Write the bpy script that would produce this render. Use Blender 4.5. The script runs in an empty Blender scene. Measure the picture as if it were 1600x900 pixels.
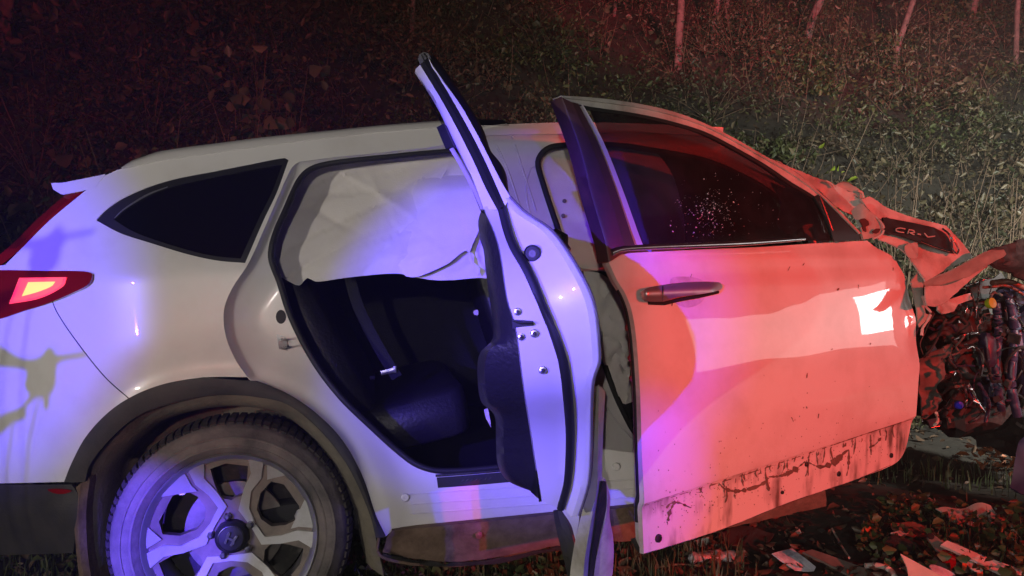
import bpy, bmesh, math, random
import numpy as np
from mathutils import Vector, Matrix, noise
from mathutils.geometry import delaunay_2d_cdt
R = math.radians
random.seed(7); np.random.seed(7)
SC = bpy.context.scene
COL = SC.collection

# ------------------------------------------------------------------ camera, night sky, lamps, exposure
F = 1250.0                                   # focal length in pixels of a 1600 px wide frame
CAM = Vector((0, 0, 1.141))
cam = bpy.data.cameras.new('camera'); camo = bpy.data.objects.new('camera', cam); COL.objects.link(camo)
cam.sensor_width = 36; cam.lens = 36 * F / 1600; cam.clip_start = .05; cam.clip_end = 400
camo.location = CAM; camo.rotation_euler = (R(90), 0, 0)
SC.camera = camo
wd = bpy.data.worlds.new('World'); SC.world = wd; wd.use_nodes = True
nt = wd.node_tree
sky = nt.nodes.new('ShaderNodeTexSky'); sky.sky_type = 'NISHITA'; sky.sun_disc = False
sky.sun_elevation = R(12); sky.sun_rotation = R(200)
nt.links.new(sky.outputs[0], nt.nodes['Background'].inputs[0])
nt.nodes['Background'].inputs[1].default_value = .0012
SC.view_settings.view_transform = 'Standard'; SC.view_settings.look = 'None'
SC.view_settings.exposure = 0; SC.view_settings.gamma = 1
SC.cycles.use_denoising = True
SC.cycles.max_bounces = 6; SC.cycles.transparent_max_bounces = 8
SC.cycles.sample_clamp_indirect = 3; SC.cycles.volume_bounces = 0
SC.cycles.use_adaptive_sampling = True; SC.cycles.adaptive_threshold = .025

def lamp(name, kind, loc, target, energy, col, **kw):
    l = bpy.data.lights.new(name, kind); o = bpy.data.objects.new(name, l); COL.objects.link(o)
    o.location = loc
    d = Vector(target) - Vector(loc)
    o.rotation_euler = d.to_track_quat('-Z', 'Y').to_euler()
    l.energy = energy; l.color = col
    for k, v in kw.items(): setattr(l, k, v)
    return o
# moonlight: one weak sun from behind the camera
lamp('moon_sun', 'SUN', (0, -5, 8), (0, 3, 0), .012, (.75, .82, 1), angle=R(.5))
# the emergency vehicles that stand round the photographer: head lamps, flood lamp, roof beacons; plus area lamps added for a door reflection
BLUE, RED, WARM = (.085, .035, 1), (1, .035, .02), (1, .92, .82)
lamp('headlamp_beam', 'SPOT', (-3.0, -2.4, .95), (-.55, 2.6, 1.0), 300, WARM, spot_size=R(64), spot_blend=.9, shadow_soft_size=.03)
lamp('torch', 'SPOT', (-.30, -2.2, 1.5), (-.1, 3, 1.0), 128, WARM, spot_size=R(85), spot_blend=.9, shadow_soft_size=.02)
lamp('flood_lamp', 'SPOT', (5.6, .4, 2.4), (5.6, 7.2, 1.2), 2500, (.93, .95, .86), spot_size=R(60), spot_blend=.9, shadow_soft_size=.2)
lamp('mist_fill_lamp', 'SPOT', (3.3, 1.5, 1.8), (4.0, 6, 1.0), 1150, (.95, .96, .90), spot_size=R(98), spot_blend=.7, shadow_soft_size=.12)  # added just out of frame to brighten the mist at the right
lamp('door_reflection_panel', 'AREA', (5.95, 2.22, 1.34), (1.0, 2.5, 1.0), 8, (1, .97, .93), shape='RECTANGLE', size=1.85, size_y=.95)  # added unseen panel, its reflection makes the pale patch on the front door
lamp('door_glint_panel', 'AREA', (6.30, 3.02, 1.46), (1.35, 2.8, 1.05), 8, (1, .98, .96), shape='RECTANGLE', size=.36, size_y=.62)  # second added panel, brightens the right end of that patch
lamp('red_beacon', 'SPOT', (4.6, -2.6, 1.9), (1.45, 2.38, .95), 1750, (1, .020, .012), spot_size=R(23), spot_blend=.5, shadow_soft_size=.04)
lamp('red_beacon_far', 'SPOT', (-1.2, -4.0, 4.5), (-2.4, 9.5, 5.1), 1150, (1, .05, .08), spot_size=R(41), spot_blend=.4, shadow_soft_size=.1)
lamp('red_beacon_trees', 'SPOT', (3.6, -4.0, 5.2), (4.0, 10.5, 6.4), 7500, (1, .05, .12), spot_size=R(32), spot_blend=.5, shadow_soft_size=.1)
lamp('blue_beacon', 'SPOT', (-1.6, -2.0, 1.6), (-.10, 2.2, 1.06), 2600, BLUE, spot_size=R(17), spot_blend=.75, shadow_soft_size=.02)
lamp('blue_beacon_wheel', 'SPOT', (-1.9, -2.0, 1.3), (-1.10, 2.5, .36), 4500, BLUE, spot_size=R(6.5), spot_blend=.7, shadow_soft_size=.02)
lamp('blue_beacon_right', 'SPOT', (4.9, -2.6, 1.9), (-.17, 2.66, .42), 1300, BLUE, spot_size=R(6), spot_blend=1, shadow_soft_size=.02)
lamp('red_beacon_rear', 'SPOT', (-.2, -3.6, 1.5), (-1.02, 2.5, .80), 130, (1, .06, .03), spot_size=R(9), spot_blend=1, shadow_soft_size=.05)
LBR = Vector((-2.9, -2.0, 1.6))
lamp('blue_beacon_rear', 'SPOT', LBR, (-1.82, 2.3, 1.12), 1900, BLUE, spot_size=R(16.5), spot_blend=.85, shadow_soft_size=.02)

# ------------------------------------------------------------------ car frame: x forward, y away from the camera, z up
PSI, THETA = R(10), R(4.5)
CARM = Matrix.Translation((-.876, 2.5, 0)) @ Matrix.Rotation(PSI, 4, 'Z') @ Matrix.Rotation(-THETA, 4, 'Y')
CARI = CARM.inverted(); CARR = CARI.to_3x3()
CL = CARI @ CAM
def ray(u, v): return CARR @ Vector(((u - 800) / F, 1, (450 - v) / F))
def wray(u, v): return Vector(((u - 800) / F, 1, (450 - v) / F))
def sst(a, b, x):
    t = min(1, max(0, (x - a) / (b - a))); return t * t * (3 - 2 * t)
def yside(x, z):
    y = .03 * sst(.75, 1.2, z)
    s = z - 1.18
    if s > 0: y += .36 * s * s / (s + .06)
    if z < .5: y += .12 * (.5 - z)
    if x < -.1: y += .30 * ((-.1 - x) / .7) ** 2
    r = math.hypot(x, z - .40)
    y -= .022 * math.exp(-((r - .50) / .07) ** 2) * sst(.2, .5, z + .3)
    return y
def at(u, v, y):                       # pixel ray meets the car plane y = const
    d = ray(u, v); return CL + d * ((y - CL.y) / d.y)
def on(u, v, off=0.0, fn=yside):       # pixel ray meets the body side, off = metres inwards
    y = .05
    for _ in range(9):
        p = at(u, v, y + off); y = fn(p.x, p.z)
    return at(u, v, y + off)

# ------------------------------------------------------------------ mesh helpers
def mk(name, verts, faces, mat, parent=None, smooth=True, solid=0, off=-1, bev=0, sub=0, autos=None):
    me = bpy.data.meshes.new(name); me.from_pydata([tuple(v) for v in verts], [], [tuple(f) for f in faces])
    me.validate()
    if smooth:
        me.polygons.foreach_set('use_smooth', [True] * len(me.polygons))
    me.materials.append(M[mat] if isinstance(mat, str) else mat)
    o = bpy.data.objects.new(name, me); COL.objects.link(o)
    if parent: o.parent = parent
    if sub:
        m = o.modifiers.new('sub', 'SUBSURF'); m.levels = m.render_levels = sub
    if solid:
        m = o.modifiers.new('solid', 'SOLIDIFY'); m.thickness = solid; m.offset = off
        if smooth:
            m = o.modifiers.new('split', 'EDGE_SPLIT'); m.split_angle = R(48)
    if bev:
        m = o.modifiers.new('bev', 'BEVEL'); m.width = bev; m.segments = 2; m.limit_method = 'ANGLE'
    if autos and smooth:
        me.set_sharp_from_angle(angle=R(autos))
    return o
def cr(pts, step=7.0, closed=False):   # smooth curve through points; a third item 'c' marks a corner
    P = [np.array(p[:2], float) if not isinstance(p, Vector) else np.array(p) for p in pts]
    C = [len(p) > 2 and p[2] == 'c' if not isinstance(p, Vector) else False for p in pts]
    n = len(P); out = []
    segs = n if closed else n - 1
    for i in range(segs):
        a, b = P[i], P[(i + 1) % n]
        p0 = P[i - 1] if (i > 0 or closed) and not C[i] else a - (b - a)
        j = (i + 2) % n
        p3 = P[j] if (i + 2 < n or closed) and not C[(i + 1) % n] else b + (b - a)
        L = np.linalg.norm(b - a); k = max(1, int(round(L / step)))
        for q in range(k):
            t = q / k
            m1 = (b - p0) * L / (np.linalg.norm(b - a) + np.linalg.norm(a - p0) + 1e-9)
            m2 = (p3 - a) * L / (np.linalg.norm(b - a) + np.linalg.norm(p3 - b) + 1e-9)
            t2, t3 = t * t, t * t * t
            out.append((2*t3-3*t2+1)*a + (t3-2*t2+t)*m1 + (-2*t3+3*t2)*b + (t3-t2)*m2)
    if not closed: out.append(P[-1])
    return [tuple(float(c) for c in p) for p in out]
def inside(pts, P):
    x, y = P[:, 0], P[:, 1]; r = np.zeros(len(P), bool); n = len(pts)
    for i in range(n):
        x1, y1 = pts[i]; x2, y2 = pts[(i + 1) % n]
        if y1 == y2: continue
        c = ((y1 > y) != (y2 > y)) & (x < (x2 - x1) * (y - y1) / (y2 - y1) + x1)
        r ^= c
    return r
def panel(name, outer, place, mat, parent, holes=(), sp=13, solid=.002, step=7, smooth=True, disp=None, relax=0):
    outer = cr(outer, step, True); hs = [cr(h, step, True) for h in holes]
    V = []; E = []
    for loop in [outer] + hs:
        b = len(V); V += loop; E += [(b + i, b + (i + 1) % len(loop)) for i in range(len(loop))]
    bv = np.array(V)
    lo, hi = np.array(outer).min(0), np.array(outer).max(0)
    g = []
    ny = int((hi[1] - lo[1]) / (sp * .87)) + 1; nx = int((hi[0] - lo[0]) / sp) + 1
    for j in range(ny):
        for i in range(nx):
            g.append((lo[0] + sp * (i + .5 * (j % 2)), lo[1] + (j + .5) * sp * .87))
    g = np.array(g) if g else np.zeros((0, 2))
    if len(g):
        k = inside(outer, g)
        for h in hs: k &= ~inside(h, g)
        g = g[k]
    if len(g):
        d = np.sqrt(((g[:, None, :] - bv[None]) ** 2).sum(2)).min(1); g = g[d > sp * .45]
    V2 = [Vector(p) for p in V] + [Vector(p) for p in g]
    r = delaunay_2d_cdt(V2, E, [], 0, 1e-4)
    vv, ff = r[0], r[2]
    cen = np.array([np.mean([vv[i][:] for i in f], axis=0) for f in ff])
    k = inside(outer, cen)
    for h in hs: k &= ~inside(h, cen)
    faces = []
    for f, ok in zip(ff, k):
        if not ok: continue
        a, b, c = (vv[i] for i in f[:3])
        cr_ = (b.x - a.x) * (c.y - a.y) - (b.y - a.y) * (c.x - a.x)
        faces.append(tuple(f) if cr_ < 0 else tuple(reversed(f)))
    verts = [place(p.x, p.y) for p in vv]
    if disp: verts = [disp(Vector(p)) for p in verts]
    if relax:
        A = np.array([tuple(p) for p in verts]); ed = {}
        for f in faces:
            for a, b in zip(f, f[1:] + f[:1]): ed[(min(a, b), max(a, b))] = ed.get((min(a, b), max(a, b)), 0) + 1
        E2 = np.array(list(ed)); cnt = np.array(list(ed.values())); fix = np.zeros(len(A), bool); fix[E2[cnt == 1].reshape(-1)] = True
        for _ in range(relax):
            acc = np.zeros_like(A); dg_ = np.zeros(len(A))
            np.add.at(acc, E2[:, 0], A[E2[:, 1]]); np.add.at(acc, E2[:, 1], A[E2[:, 0]]); np.add.at(dg_, E2.reshape(-1), 1)
            B = acc / np.maximum(dg_, 1)[:, None]; mv = (~fix) & (dg_ > 0); A[mv] = A[mv] * .5 + B[mv] * .5
        verts = A
    return mk(name, verts, faces, mat, parent, smooth, solid)
def rs(pl, n):                          # resample a 3-D polyline
    P = np.array([tuple(p) for p in pl], float)
    s = np.concatenate([[0], np.cumsum(np.linalg.norm(np.diff(P, axis=0), axis=1))])
    t = np.linspace(0, s[-1], n)
    return np.stack([np.interp(t, s, P[:, k]) for k in range(3)], 1)
def loft(name, lines, mat, parent, n=40, closed=False, solid=0, off=0, smooth=True, autos=None, resample=True):
    L = [rs(l, n) if resample else np.array([tuple(p) for p in l]) for l in lines]
    n = len(L[0]); V = np.concatenate(L); Fc = []
    for a in range(len(L) - 1):
        for i in range(n - 1): Fc.append((a*n+i, a*n+i+1, (a+1)*n+i+1, (a+1)*n+i))
        if closed: Fc.append((a*n+n-1, a*n, (a+1)*n, (a+1)*n+n-1))
    return mk(name, V, Fc, mat, parent, smooth, solid, off, autos=autos)
def tube_data(pts, rad, seg=8, closed=False, flat=1.0, up=Vector((0, 0, 1))):
    P = [Vector(p) for p in pts]; n = len(P); V = []; Fc = []
    for i, p in enumerate(P):
        a = P[i - 1] if i > 0 or closed else p; b = P[(i + 1) % n] if i < n - 1 or closed else p
        t = (b - a).normalized()
        s = t.cross(up)
        if s.length < 1e-3: s = t.cross(Vector((1, 0, 0)))
        s.normalize(); w = s.cross(t).normalized()
        r = rad[i] if hasattr(rad, '__len__') else rad
        for k in range(seg):
            an = 2 * math.pi * k / seg
            V.append(p + s * (r * flat * math.cos(an)) + w * (r * math.sin(an)))
    for i in range(n if closed else n - 1):
        j = (i + 1) % n
        for k in range(seg):
            k2 = (k + 1) % seg
            Fc.append((i*seg+k, j*seg+k, j*seg+k2, i*seg+k2))
    if not closed:
        Fc.append(tuple(range(seg))); Fc.append(tuple(reversed([(n-1)*seg+k for k in range(seg)])))
    return V, Fc
def tube(name, pts, rad, mat, parent, seg=8, closed=False, flat=1.0, up=Vector((0, 0, 1))):
    V, Fc = tube_data(pts, rad, seg, closed, flat, up)
    return mk(name, V, Fc, mat, parent, autos=50)
def lathe(name, prof, center, axis, mat, parent, seg=64, ref=None, autos=40):   # prof: (radius, along axis)
    axis = Vector(axis).normalized(); ref = ref or Vector((0, 0, 1))
    s = axis.cross(ref).normalized(); w = s.cross(axis).normalized(); c = Vector(center)
    V = []; Fc = []; n = len(prof)
    for k in range(seg):
        an = 2 * math.pi * k / seg; d = s * math.cos(an) + w * math.sin(an)
        for r, h in prof: V.append(c + d * r + axis * h)
    for k in range(seg):
        k2 = (k + 1) % seg
        for i in range(n - 1): Fc.append((k*n+i, k*n+i+1, k2*n+i+1, k2*n+i))
    return mk(name, V, Fc, mat, parent, autos=autos)
def box(name, mn, mx, mat, parent, bev=.01, rot=None, pivot=None):
    V = [Vector((x, y, z)) for x in (mn[0], mx[0]) for y in (mn[1], mx[1]) for z in (mn[2], mx[2])]
    if rot:
        c = Vector(pivot) if pivot else sum(V, Vector()) / 8
        V = [c + rot @ (v - c) for v in V]
    Fc = [(0,1,3,2),(4,6,7,5),(0,4,5,1),(2,3,7,6),(0,2,6,4),(1,5,7,3)]
    return mk(name, V, Fc, mat, parent, smooth=False, bev=bev)
def slab(name, px, depth, th, mat, parent, warp=0, W=True, place=None, sp=9, smooth=True):
    """plate outlined in the photo at a given place function, with thickness"""
    return panel(name, px, place, mat, parent, sp=sp, solid=th, step=5, smooth=smooth)
def tag(o, label=None, cat=None, group=None, kind=None):
    if label: o['label'] = label
    if cat: o['category'] = cat
    if group: o['group'] = group
    if kind: o['kind'] = kind
    return o
def empty(name, loc=(0, 0, 0)):
    o = bpy.data.objects.new(name, None); COL.objects.link(o); o.location = loc; o.empty_display_size = .1; return o

# ------------------------------------------------------------------ materials
M = {}
def mat(name, base, rough=.5, metal=0, coat=0, var=.0, vscale=8, bump=0, bscale=40, base2=None, thr=None, spec=.5, coords='Object', detail=6):
    m = bpy.data.materials.new(name); m.use_nodes = True; n = m.node_tree; p = n.nodes['Principled BSDF']
    p.inputs['Roughness'].default_value = rough; p.inputs['Metallic'].default_value = metal
    p.inputs['Coat Weight'].default_value = coat; p.inputs['Coat Roughness'].default_value = .04
    p.inputs['Specular IOR Level'].default_value = spec
    c = (*base, 1); p.inputs['Base Color'].default_value = c
    tc = n.nodes.new('ShaderNodeTexCoord')
    if base2 or var:
        tn = n.nodes.new('ShaderNodeTexNoise'); tn.inputs['Scale'].default_value = vscale; tn.inputs['Detail'].default_value = detail
        tn.inputs['Roughness'].default_value = .65
        n.links.new(tc.outputs[coords], tn.inputs['Vector'])
        rp = n.nodes.new('ShaderNodeValToRGB')
        b2 = base2 or tuple(x * (1 - var) for x in base)
        lo, hi = thr or (.35, .65)
        rp.color_ramp.elements[0].position = lo; rp.color_ramp.elements[1].position = hi
        rp.color_ramp.elements[0].color = c; rp.color_ramp.elements[1].color = (*b2, 1)
        n.links.new(tn.outputs['Fac'], rp.inputs[0]); n.links.new(rp.outputs[0], p.inputs['Base Color'])
    if bump:
        bn = n.nodes.new('ShaderNodeTexNoise'); bn.inputs['Scale'].default_value = bscale; bn.inputs['Detail'].default_value = 5
        n.links.new(tc.outputs[coords], bn.inputs['Vector'])
        bp = n.nodes.new('ShaderNodeBump'); bp.inputs['Strength'].default_value = bump; bp.inputs['Distance'].default_value = .01
        n.links.new(bn.outputs['Fac'], bp.inputs['Height']); n.links.new(bp.outputs[0], p.inputs['Normal'])
    M[name] = m; return m
def nodes(m): return m.node_tree.nodes, m.node_tree.links, m.node_tree.nodes['Principled BSDF']

mat('paint', (.75, .74, .72), .32, coat=.8, base2=(.60, .57, .53), vscale=2.6, thr=(.48, .80), detail=10)
mat('paint_door', (.77, .76, .74), .34, coat=.7, base2=(.60, .55, .50), vscale=4, thr=(.46, .78), detail=10)
for _k in ('paint_door',): nodes(M[_k])[2].inputs['Coat IOR'].default_value = 1.7; nodes(M[_k])[2].inputs['Coat Weight'].default_value = 1; nodes(M[_k])[2].inputs['Coat Roughness'].default_value = .02
mat('paint_dusty', (.55, .53, .49), .55, coat=.2, base2=(.30, .27, .23), vscale=9, thr=(.45, .7))
mat('paint_bare', (.40, .39, .34), .6, base2=(.28, .27, .24), vscale=11)
mat('mud', (.10, .062, .042), .9, base2=(.19, .125, .09), vscale=14, bump=.5, bscale=60)
mat('liner', (.20, .175, .13), .9, base2=(.10, .09, .07), vscale=6, bump=.4, bscale=70)
mat('black_trim', (.012, .012, .013), .5, var=.4, vscale=20, bump=.08, bscale=200)
mat('cladding', (.022, .021, .022), .62, base2=(.045, .04, .036), vscale=9, bump=.15, bscale=180)
mat('rubber', (.010, .010, .010), .6, bump=.05, bscale=200)
mat('tyre', (.060, .055, .053), .8, base2=(.19, .16, .148), vscale=7, thr=(.34, .62), bump=.3, bscale=50)
mat('tread', (.016, .015, .014), .85, base2=(.05, .04, .033), vscale=12)
mat('alloy', (.56, .56, .58), .42, metal=.88, base2=(.36, .34, .33), vscale=10, thr=(.5, .8))
mat('alloy_paint', (.24, .195, .17), .5, metal=.2, base2=(.12, .10, .088), vscale=9)
mat('chrome', (.85, .85, .86), .24, metal=1, base2=(.6, .6, .62), vscale=14)
mat('steel', (.45, .45, .46), .3, metal=1, var=.3, vscale=30)
mat('glass', (.004, .004, .005), .04, spec=.6)
mat('cloth_bag', (.80, .77, .73), .85, base2=(.72, .68, .63), vscale=5, bump=.12, bscale=220)
mat('interior', (.011, .011, .012), .75, var=.4, vscale=14, bump=.2, bscale=120)
mat('applique_red_lit', (.085, .030, .034), .5, base2=(.05, .022, .026), vscale=12)  # red light on the dark pillar trim, put into its colour
mat('leather', (.016, .015, .017), .42, bump=.25, bscale=90)
mat('headliner', (.42, .39, .35), .9, var=.1)
mat('red_lens', (.22, .004, .006), .06, coat=1)
mat('fabric_grey', (.012, .012, .014), .9, bump=.3, bscale=150)
mat('brake', (.22, .2, .19), .5, metal=.7, var=.4, vscale=20)
mat('plastic_dark', (.02, .019, .018), .68, base2=(.07, .06, .05), vscale=18, thr=(.5, .75), bump=.3, bscale=60)
mat('plastic_grey', (.17, .155, .135), .55, base2=(.10, .09, .08), vscale=14)
mat('plastic_blue', (.05, .045, .10), .4, var=.5, vscale=12)
mat('cap_yellow', (.42, .52, .03), .4)
mat('cap_blue', (.05, .04, .75), .35)
mat('copper', (.35, .14, .10), .4, metal=.4, var=.4, vscale=18)
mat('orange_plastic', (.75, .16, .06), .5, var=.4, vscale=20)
mat('shard', (.62, .56, .48), .5, var=.2, vscale=12)
mat('film', (.5, .5, .52), .12, spec=.8, bump=.9, bscale=45)
mat('bark', (.25, .155, .14), .9, base2=(.12, .08, .07), vscale=16, bump=.6, bscale=50)
mat('twig', (.15, .10, .065), .9)
mat('text_red', (.50, .42, .38), .5)
mat('logo', (.6, .6, .62), .25, metal=1)
def leafmat(name, a, b, rough=.45, tr=.25):
    m = mat(name, a, rough, spec=.35)
    n, l, p = nodes(m)
    oi = n.new('ShaderNodeNewGeometry'); rp = n.new('ShaderNodeValToRGB')
    rp.color_ramp.elements[0].color = (*a, 1); rp.color_ramp.elements[1].color = (*b, 1)
    l.new(oi.outputs['Random Per Island'], rp.inputs[0]); l.new(rp.outputs[0], p.inputs['Base Color'])
    return m
leafmat('leaf', (.018, .030, .010), (.095, .105, .038))
leafmat('leaf_dry', (.035, .022, .014), (.150, .105, .065))
leafmat('leaf_mix', (.022, .028, .013), (.120, .092, .052))
leafmat('leaf_big', (.050, .060, .032), (.140, .120, .075))
leafmat('leaf_lime', (.16, .22, .02), (.22, .26, .04))
leafmat('grass', (.035, .055, .018), (.085, .085, .040))
leafmat('litter', (.060, .042, .028), (.140, .090, .060))
leafmat('litter_orange', (.32, .10, .04), (.22, .09, .05))
mat('soil', (.022, .020, .014), .95, base2=(.045, .037, .026), vscale=3, bump=.8, bscale=14)
def emis(name, col, s):
    m = mat(name, (.8, .2, .1), .3); n, l, p = nodes(m)
    p.inputs['Emission Color'].default_value = (*col, 1); p.inputs['Emission Strength'].default_value = s
emis('lamp_core', (1, .36, .05), 2.4); emis('lamp_orange', (1, .035, .008), 1.5)
emis('lamp_red', (1, .006, .012), 1.1)
# mud streaks on lower door skin
def streaks():
    m = mat('paint_streaked', (.76, .75, .73), .36, coat=.5); n, l, p = nodes(m)
    tc = n.new('ShaderNodeTexCoord'); mp = n.new('ShaderNodeMapping'); mp.inputs['Scale'].default_value = (26, 26, 5)
    l.new(tc.outputs['Object'], mp.inputs['Vector'])
    a = n.new('ShaderNodeTexNoise'); a.inputs['Scale'].default_value = 1.0; a.inputs['Detail'].default_value = 7
    b = n.new('ShaderNodeTexNoise'); b.inputs['Scale'].default_value = 6; b.inputs['Detail'].default_value = 4
    l.new(mp.outputs[0], a.inputs['Vector']); l.new(tc.outputs['Object'], b.inputs['Vector'])
    mu = n.new('ShaderNodeMath'); mu.operation = 'MULTIPLY'; l.new(a.outputs['Fac'], mu.inputs[0]); l.new(b.outputs['Fac'], mu.inputs[1])
    rp = n.new('ShaderNodeValToRGB'); rp.color_ramp.elements[0].position = .25; rp.color_ramp.elements[1].position = .42
    rp.color_ramp.elements[0].color = (.72, .69, .66, 1); rp.color_ramp.elements[1].color = (.16, .12, .095, 1)
    l.new(mu.outputs[0], rp.inputs[0]); l.new(rp.outputs[0], p.inputs['Base Color'])
streaks()
def tint():
    m = mat('tinted_glass', (.004, .004, .005), .05, spec=.5); n, l, p = nodes(m)
    tr = n.new('ShaderNodeBsdfTransparent'); tr.inputs[0].default_value = (.34, .34, .37, 1)
    mx = n.new('ShaderNodeMixShader'); mx.inputs[0].default_value = .45
    l.new(p.outputs[0], mx.inputs[1]); l.new(tr.outputs[0], mx.inputs[2]); l.new(mx.outputs[0], n['Material Output'].inputs[0])
tint()
def clear():
    m = mat('clear_glass', (.02, .02, .02), .03, spec=.5); n, l, p = nodes(m)
    tr = n.new('ShaderNodeBsdfTransparent'); tr.inputs[0].default_value = (.88, .9, .9, 1)
    mx = n.new('ShaderNodeMixShader'); mx.inputs[0].default_value = .92
    l.new(p.outputs[0], mx.inputs[1]); l.new(tr.outputs[0], mx.inputs[2]); l.new(mx.outputs[0], n['Material Output'].inputs[0])
clear()
def pane(name, base, base2, tcol, fac):
    m = mat(name, base, .06, spec=.5, base2=base2, vscale=4, thr=(.45, .75)); n, l, p = nodes(m)
    tr = n.new('ShaderNodeBsdfTransparent'); tr.inputs[0].default_value = (*tcol, 1)
    mx = n.new('ShaderNodeMixShader'); mx.inputs[0].default_value = fac
    l.new(p.outputs[0], mx.inputs[1]); l.new(tr.outputs[0], mx.inputs[2]); l.new(mx.outputs[0], n['Material Output'].inputs[0])
pane('smoked_glass', (.02, .02, .02), (.03, .03, .03), (.55, .55, .57), .9)
pane('dusty_sheen_glass', (.013, .010, .013), (.040, .034, .042), (.66, .66, .70), .42)  # dust plus the mauve sheen of the pane, both in the base colour

# ------------------------------------------------------------------ terrain
def gz(X, Y):
    z = .10 * max(0.0, min(X, 3) + .5 + .4 * max(0, min(X, 9) - 3)) * sst(-3, 2, Y)
    z += .05 * (noise.noise(Vector((X * .9, Y * .9, 0)))) + .03 * noise.noise(Vector((X * 2.5, Y * 2.5, 3)))
    d = Y - 5.2 - .15 * X + .4 * noise.noise(Vector((X * .5, 1, 7)))
    if d > 0: z += min(d, 7) * .80 * sst(0, 1.2, d) + min(max(0, d - 7), 20) * .12
    r = math.hypot(X + .876, Y - 2.6)
    return z * sst(.15, .8, r) + 0
xs = np.concatenate([np.linspace(-160, -9, 16), np.linspace(-8, 9, 86), np.linspace(10, 160, 16)])
ys = np.concatenate([np.linspace(-160, -9, 14), np.linspace(-8, 17, 110), np.linspace(18, 160, 14)])
V = [(x, y, gz(x, y)) for y in ys for x in xs]; nx = len(xs)
Fc = [(j*nx+i, j*nx+i+1, (j+1)*nx+i+1, (j+1)*nx+i) for j in range(len(ys)-1) for i in range(nx-1)]
tag(mk('ground', V, Fc, 'soil'), 'dark soil of the verge and bank behind the car', 'ground', kind='structure')

# ------------------------------------------------------------------ the car
car = empty('crashed_car'); car.matrix_world = CARM
tag(car, 'white crashed SUV with both right side doors open and its front torn away', 'car')

# outlines measured in the photograph
QWIN = [(150,344,'c'),(187,364),(233,379),(292,397),(338,407),(383,411,'c'),(412,344),(432,302),(451,250,'c'),(445,246.5),(389,257),(330,268.6),(272,280),(233,292),(194,309),(167,327)]
QGL = [(178,343,'c'),(205,360),(240,374),(295,391),(335,400),(376,404,'c'),(405,340),(425,300),(441,257,'c'),(389,266),(330,278),(275,290),(238,303),(204,322)]
CREASE = [(1130,214),(1000,207),(892,209),(750,213),(693,227),(600,238),(520,246),(467,253)]
ARCH_O = [(100,753),(112,723),(135,681),(173,641),(215,615),(261,599),(317,590),(387,589)]
ARCH_O2 = [(387,589),(401,600),(448,615),(490,643),(532,685),(565,741),(588,807),(603,838)]
ARCH_I = [(133,753),(140,727),(173,685),(215,650),(261,632),(317,620),(360,617),(401,620),(448,631),(495,667),(537,718),(560,760),(579,807),(587,840)]
SHUT = [(467,253),(456,262),(436,305),(412,360),(388,412),(362,452),(350,485),(353,525),(368,562),(387,589)]
ROOFL = [(150,284),(171,272),(194,263),(241,253),(350,237),(450,223),(560,211),(690,200),(745,197),(890,192),(1000,194),(1130,200)]
skin = [(-70,426,'c'),(8,414,'c'),(39,383),(78,344),(132,299,'c')] + ROOFL[:-1] + [(1130,200,'c'),(1130,214,'c')] + CREASE[1:-1] + [(467,253,'c')] + SHUT[1:-1] + [(387,589,'c')] + ARCH_O[::-1][1:-1] + [(100,753,'c'),(-70,757,'c')]
body = panel('body_side', skin, lambda u, v: on(u, v), 'paint', car, holes=[QWIN], sp=11, solid=.003)
def jamb_depth(u, v):
    best = 1e9
    for i in range(len(SHL) - 1):
        ax, ay = SHL[i]; bx, by = SHL[i + 1]; dx, dy = bx - ax, by - ay
        t = max(0, min(1, ((u - ax) * dx + (v - ay) * dy) / (dx * dx + dy * dy + 1e-9)))
        best = min(best, math.hypot(u - ax - t * dx, v - ay - t * dy))
    return best / 480
SHL = cr(CREASE, 12)[:-1] + cr(SHUT, 12)[:-1] + cr(ARCH_O2, 12)
def jamb(u, v):
    d = jamb_depth(u, v)
    off = .006 + .034 * sst(0, .022, d) + .016 * sst(.040, .070, d) + .010 * sst(.075, .11, d)
    if v > 690: off *= 1 - .55 * sst(690, 770, v)
    return on(u, v, off)
RLOOP = [(700,237),(600,246),(533,253),(500,259),(481,268),(467,284),(447,328),(430,368),(424,402),(437,440),(456,497),(492,566),(533,620),(578,664),(622,704),(653,726),(689,735),(778,729),(840,720),(858,690),(850,580),(815,420),(785,310),(768,258),(745,238)]
FLOOP = [(1000,232),(930,226),(866,229),(848,238),(840,254),(845,278),(870,354),(886,399),(915,480),(944,570),(970,636),(1003,688),(1060,712),(1150,715),(1240,690),(1275,520),(1240,340),(1130,262)]
jo = CREASE[:1] + CREASE[1:-1] + [(467,253,'c')] + SHUT[1:-1] + ARCH_O2[:-1] + [(603,838,'c'),(617,826,'c'),(697,818),(868,801),(1005,787),(1130,768),(1290,735,'c'),(1330,560),(1290,360),(1200,250)]
panel('door_jamb', [(1130,214,'c')] + jo[1:], jamb, 'paint', car, holes=[RLOOP, FLOOP], sp=5.5, solid=.003, step=5, relax=7)
for L, nm in ((RLOOP, 'weatherstrip'), (FLOOP, 'weatherstrip')):
    pts = [jamb(u, v) - Vector((0, .006, 0)) for u, v in cr(L, 7, True)]
    tube(nm, pts, .0105, 'rubber', car, seg=8, closed=True, up=Vector((0, 1, 0)))
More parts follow.
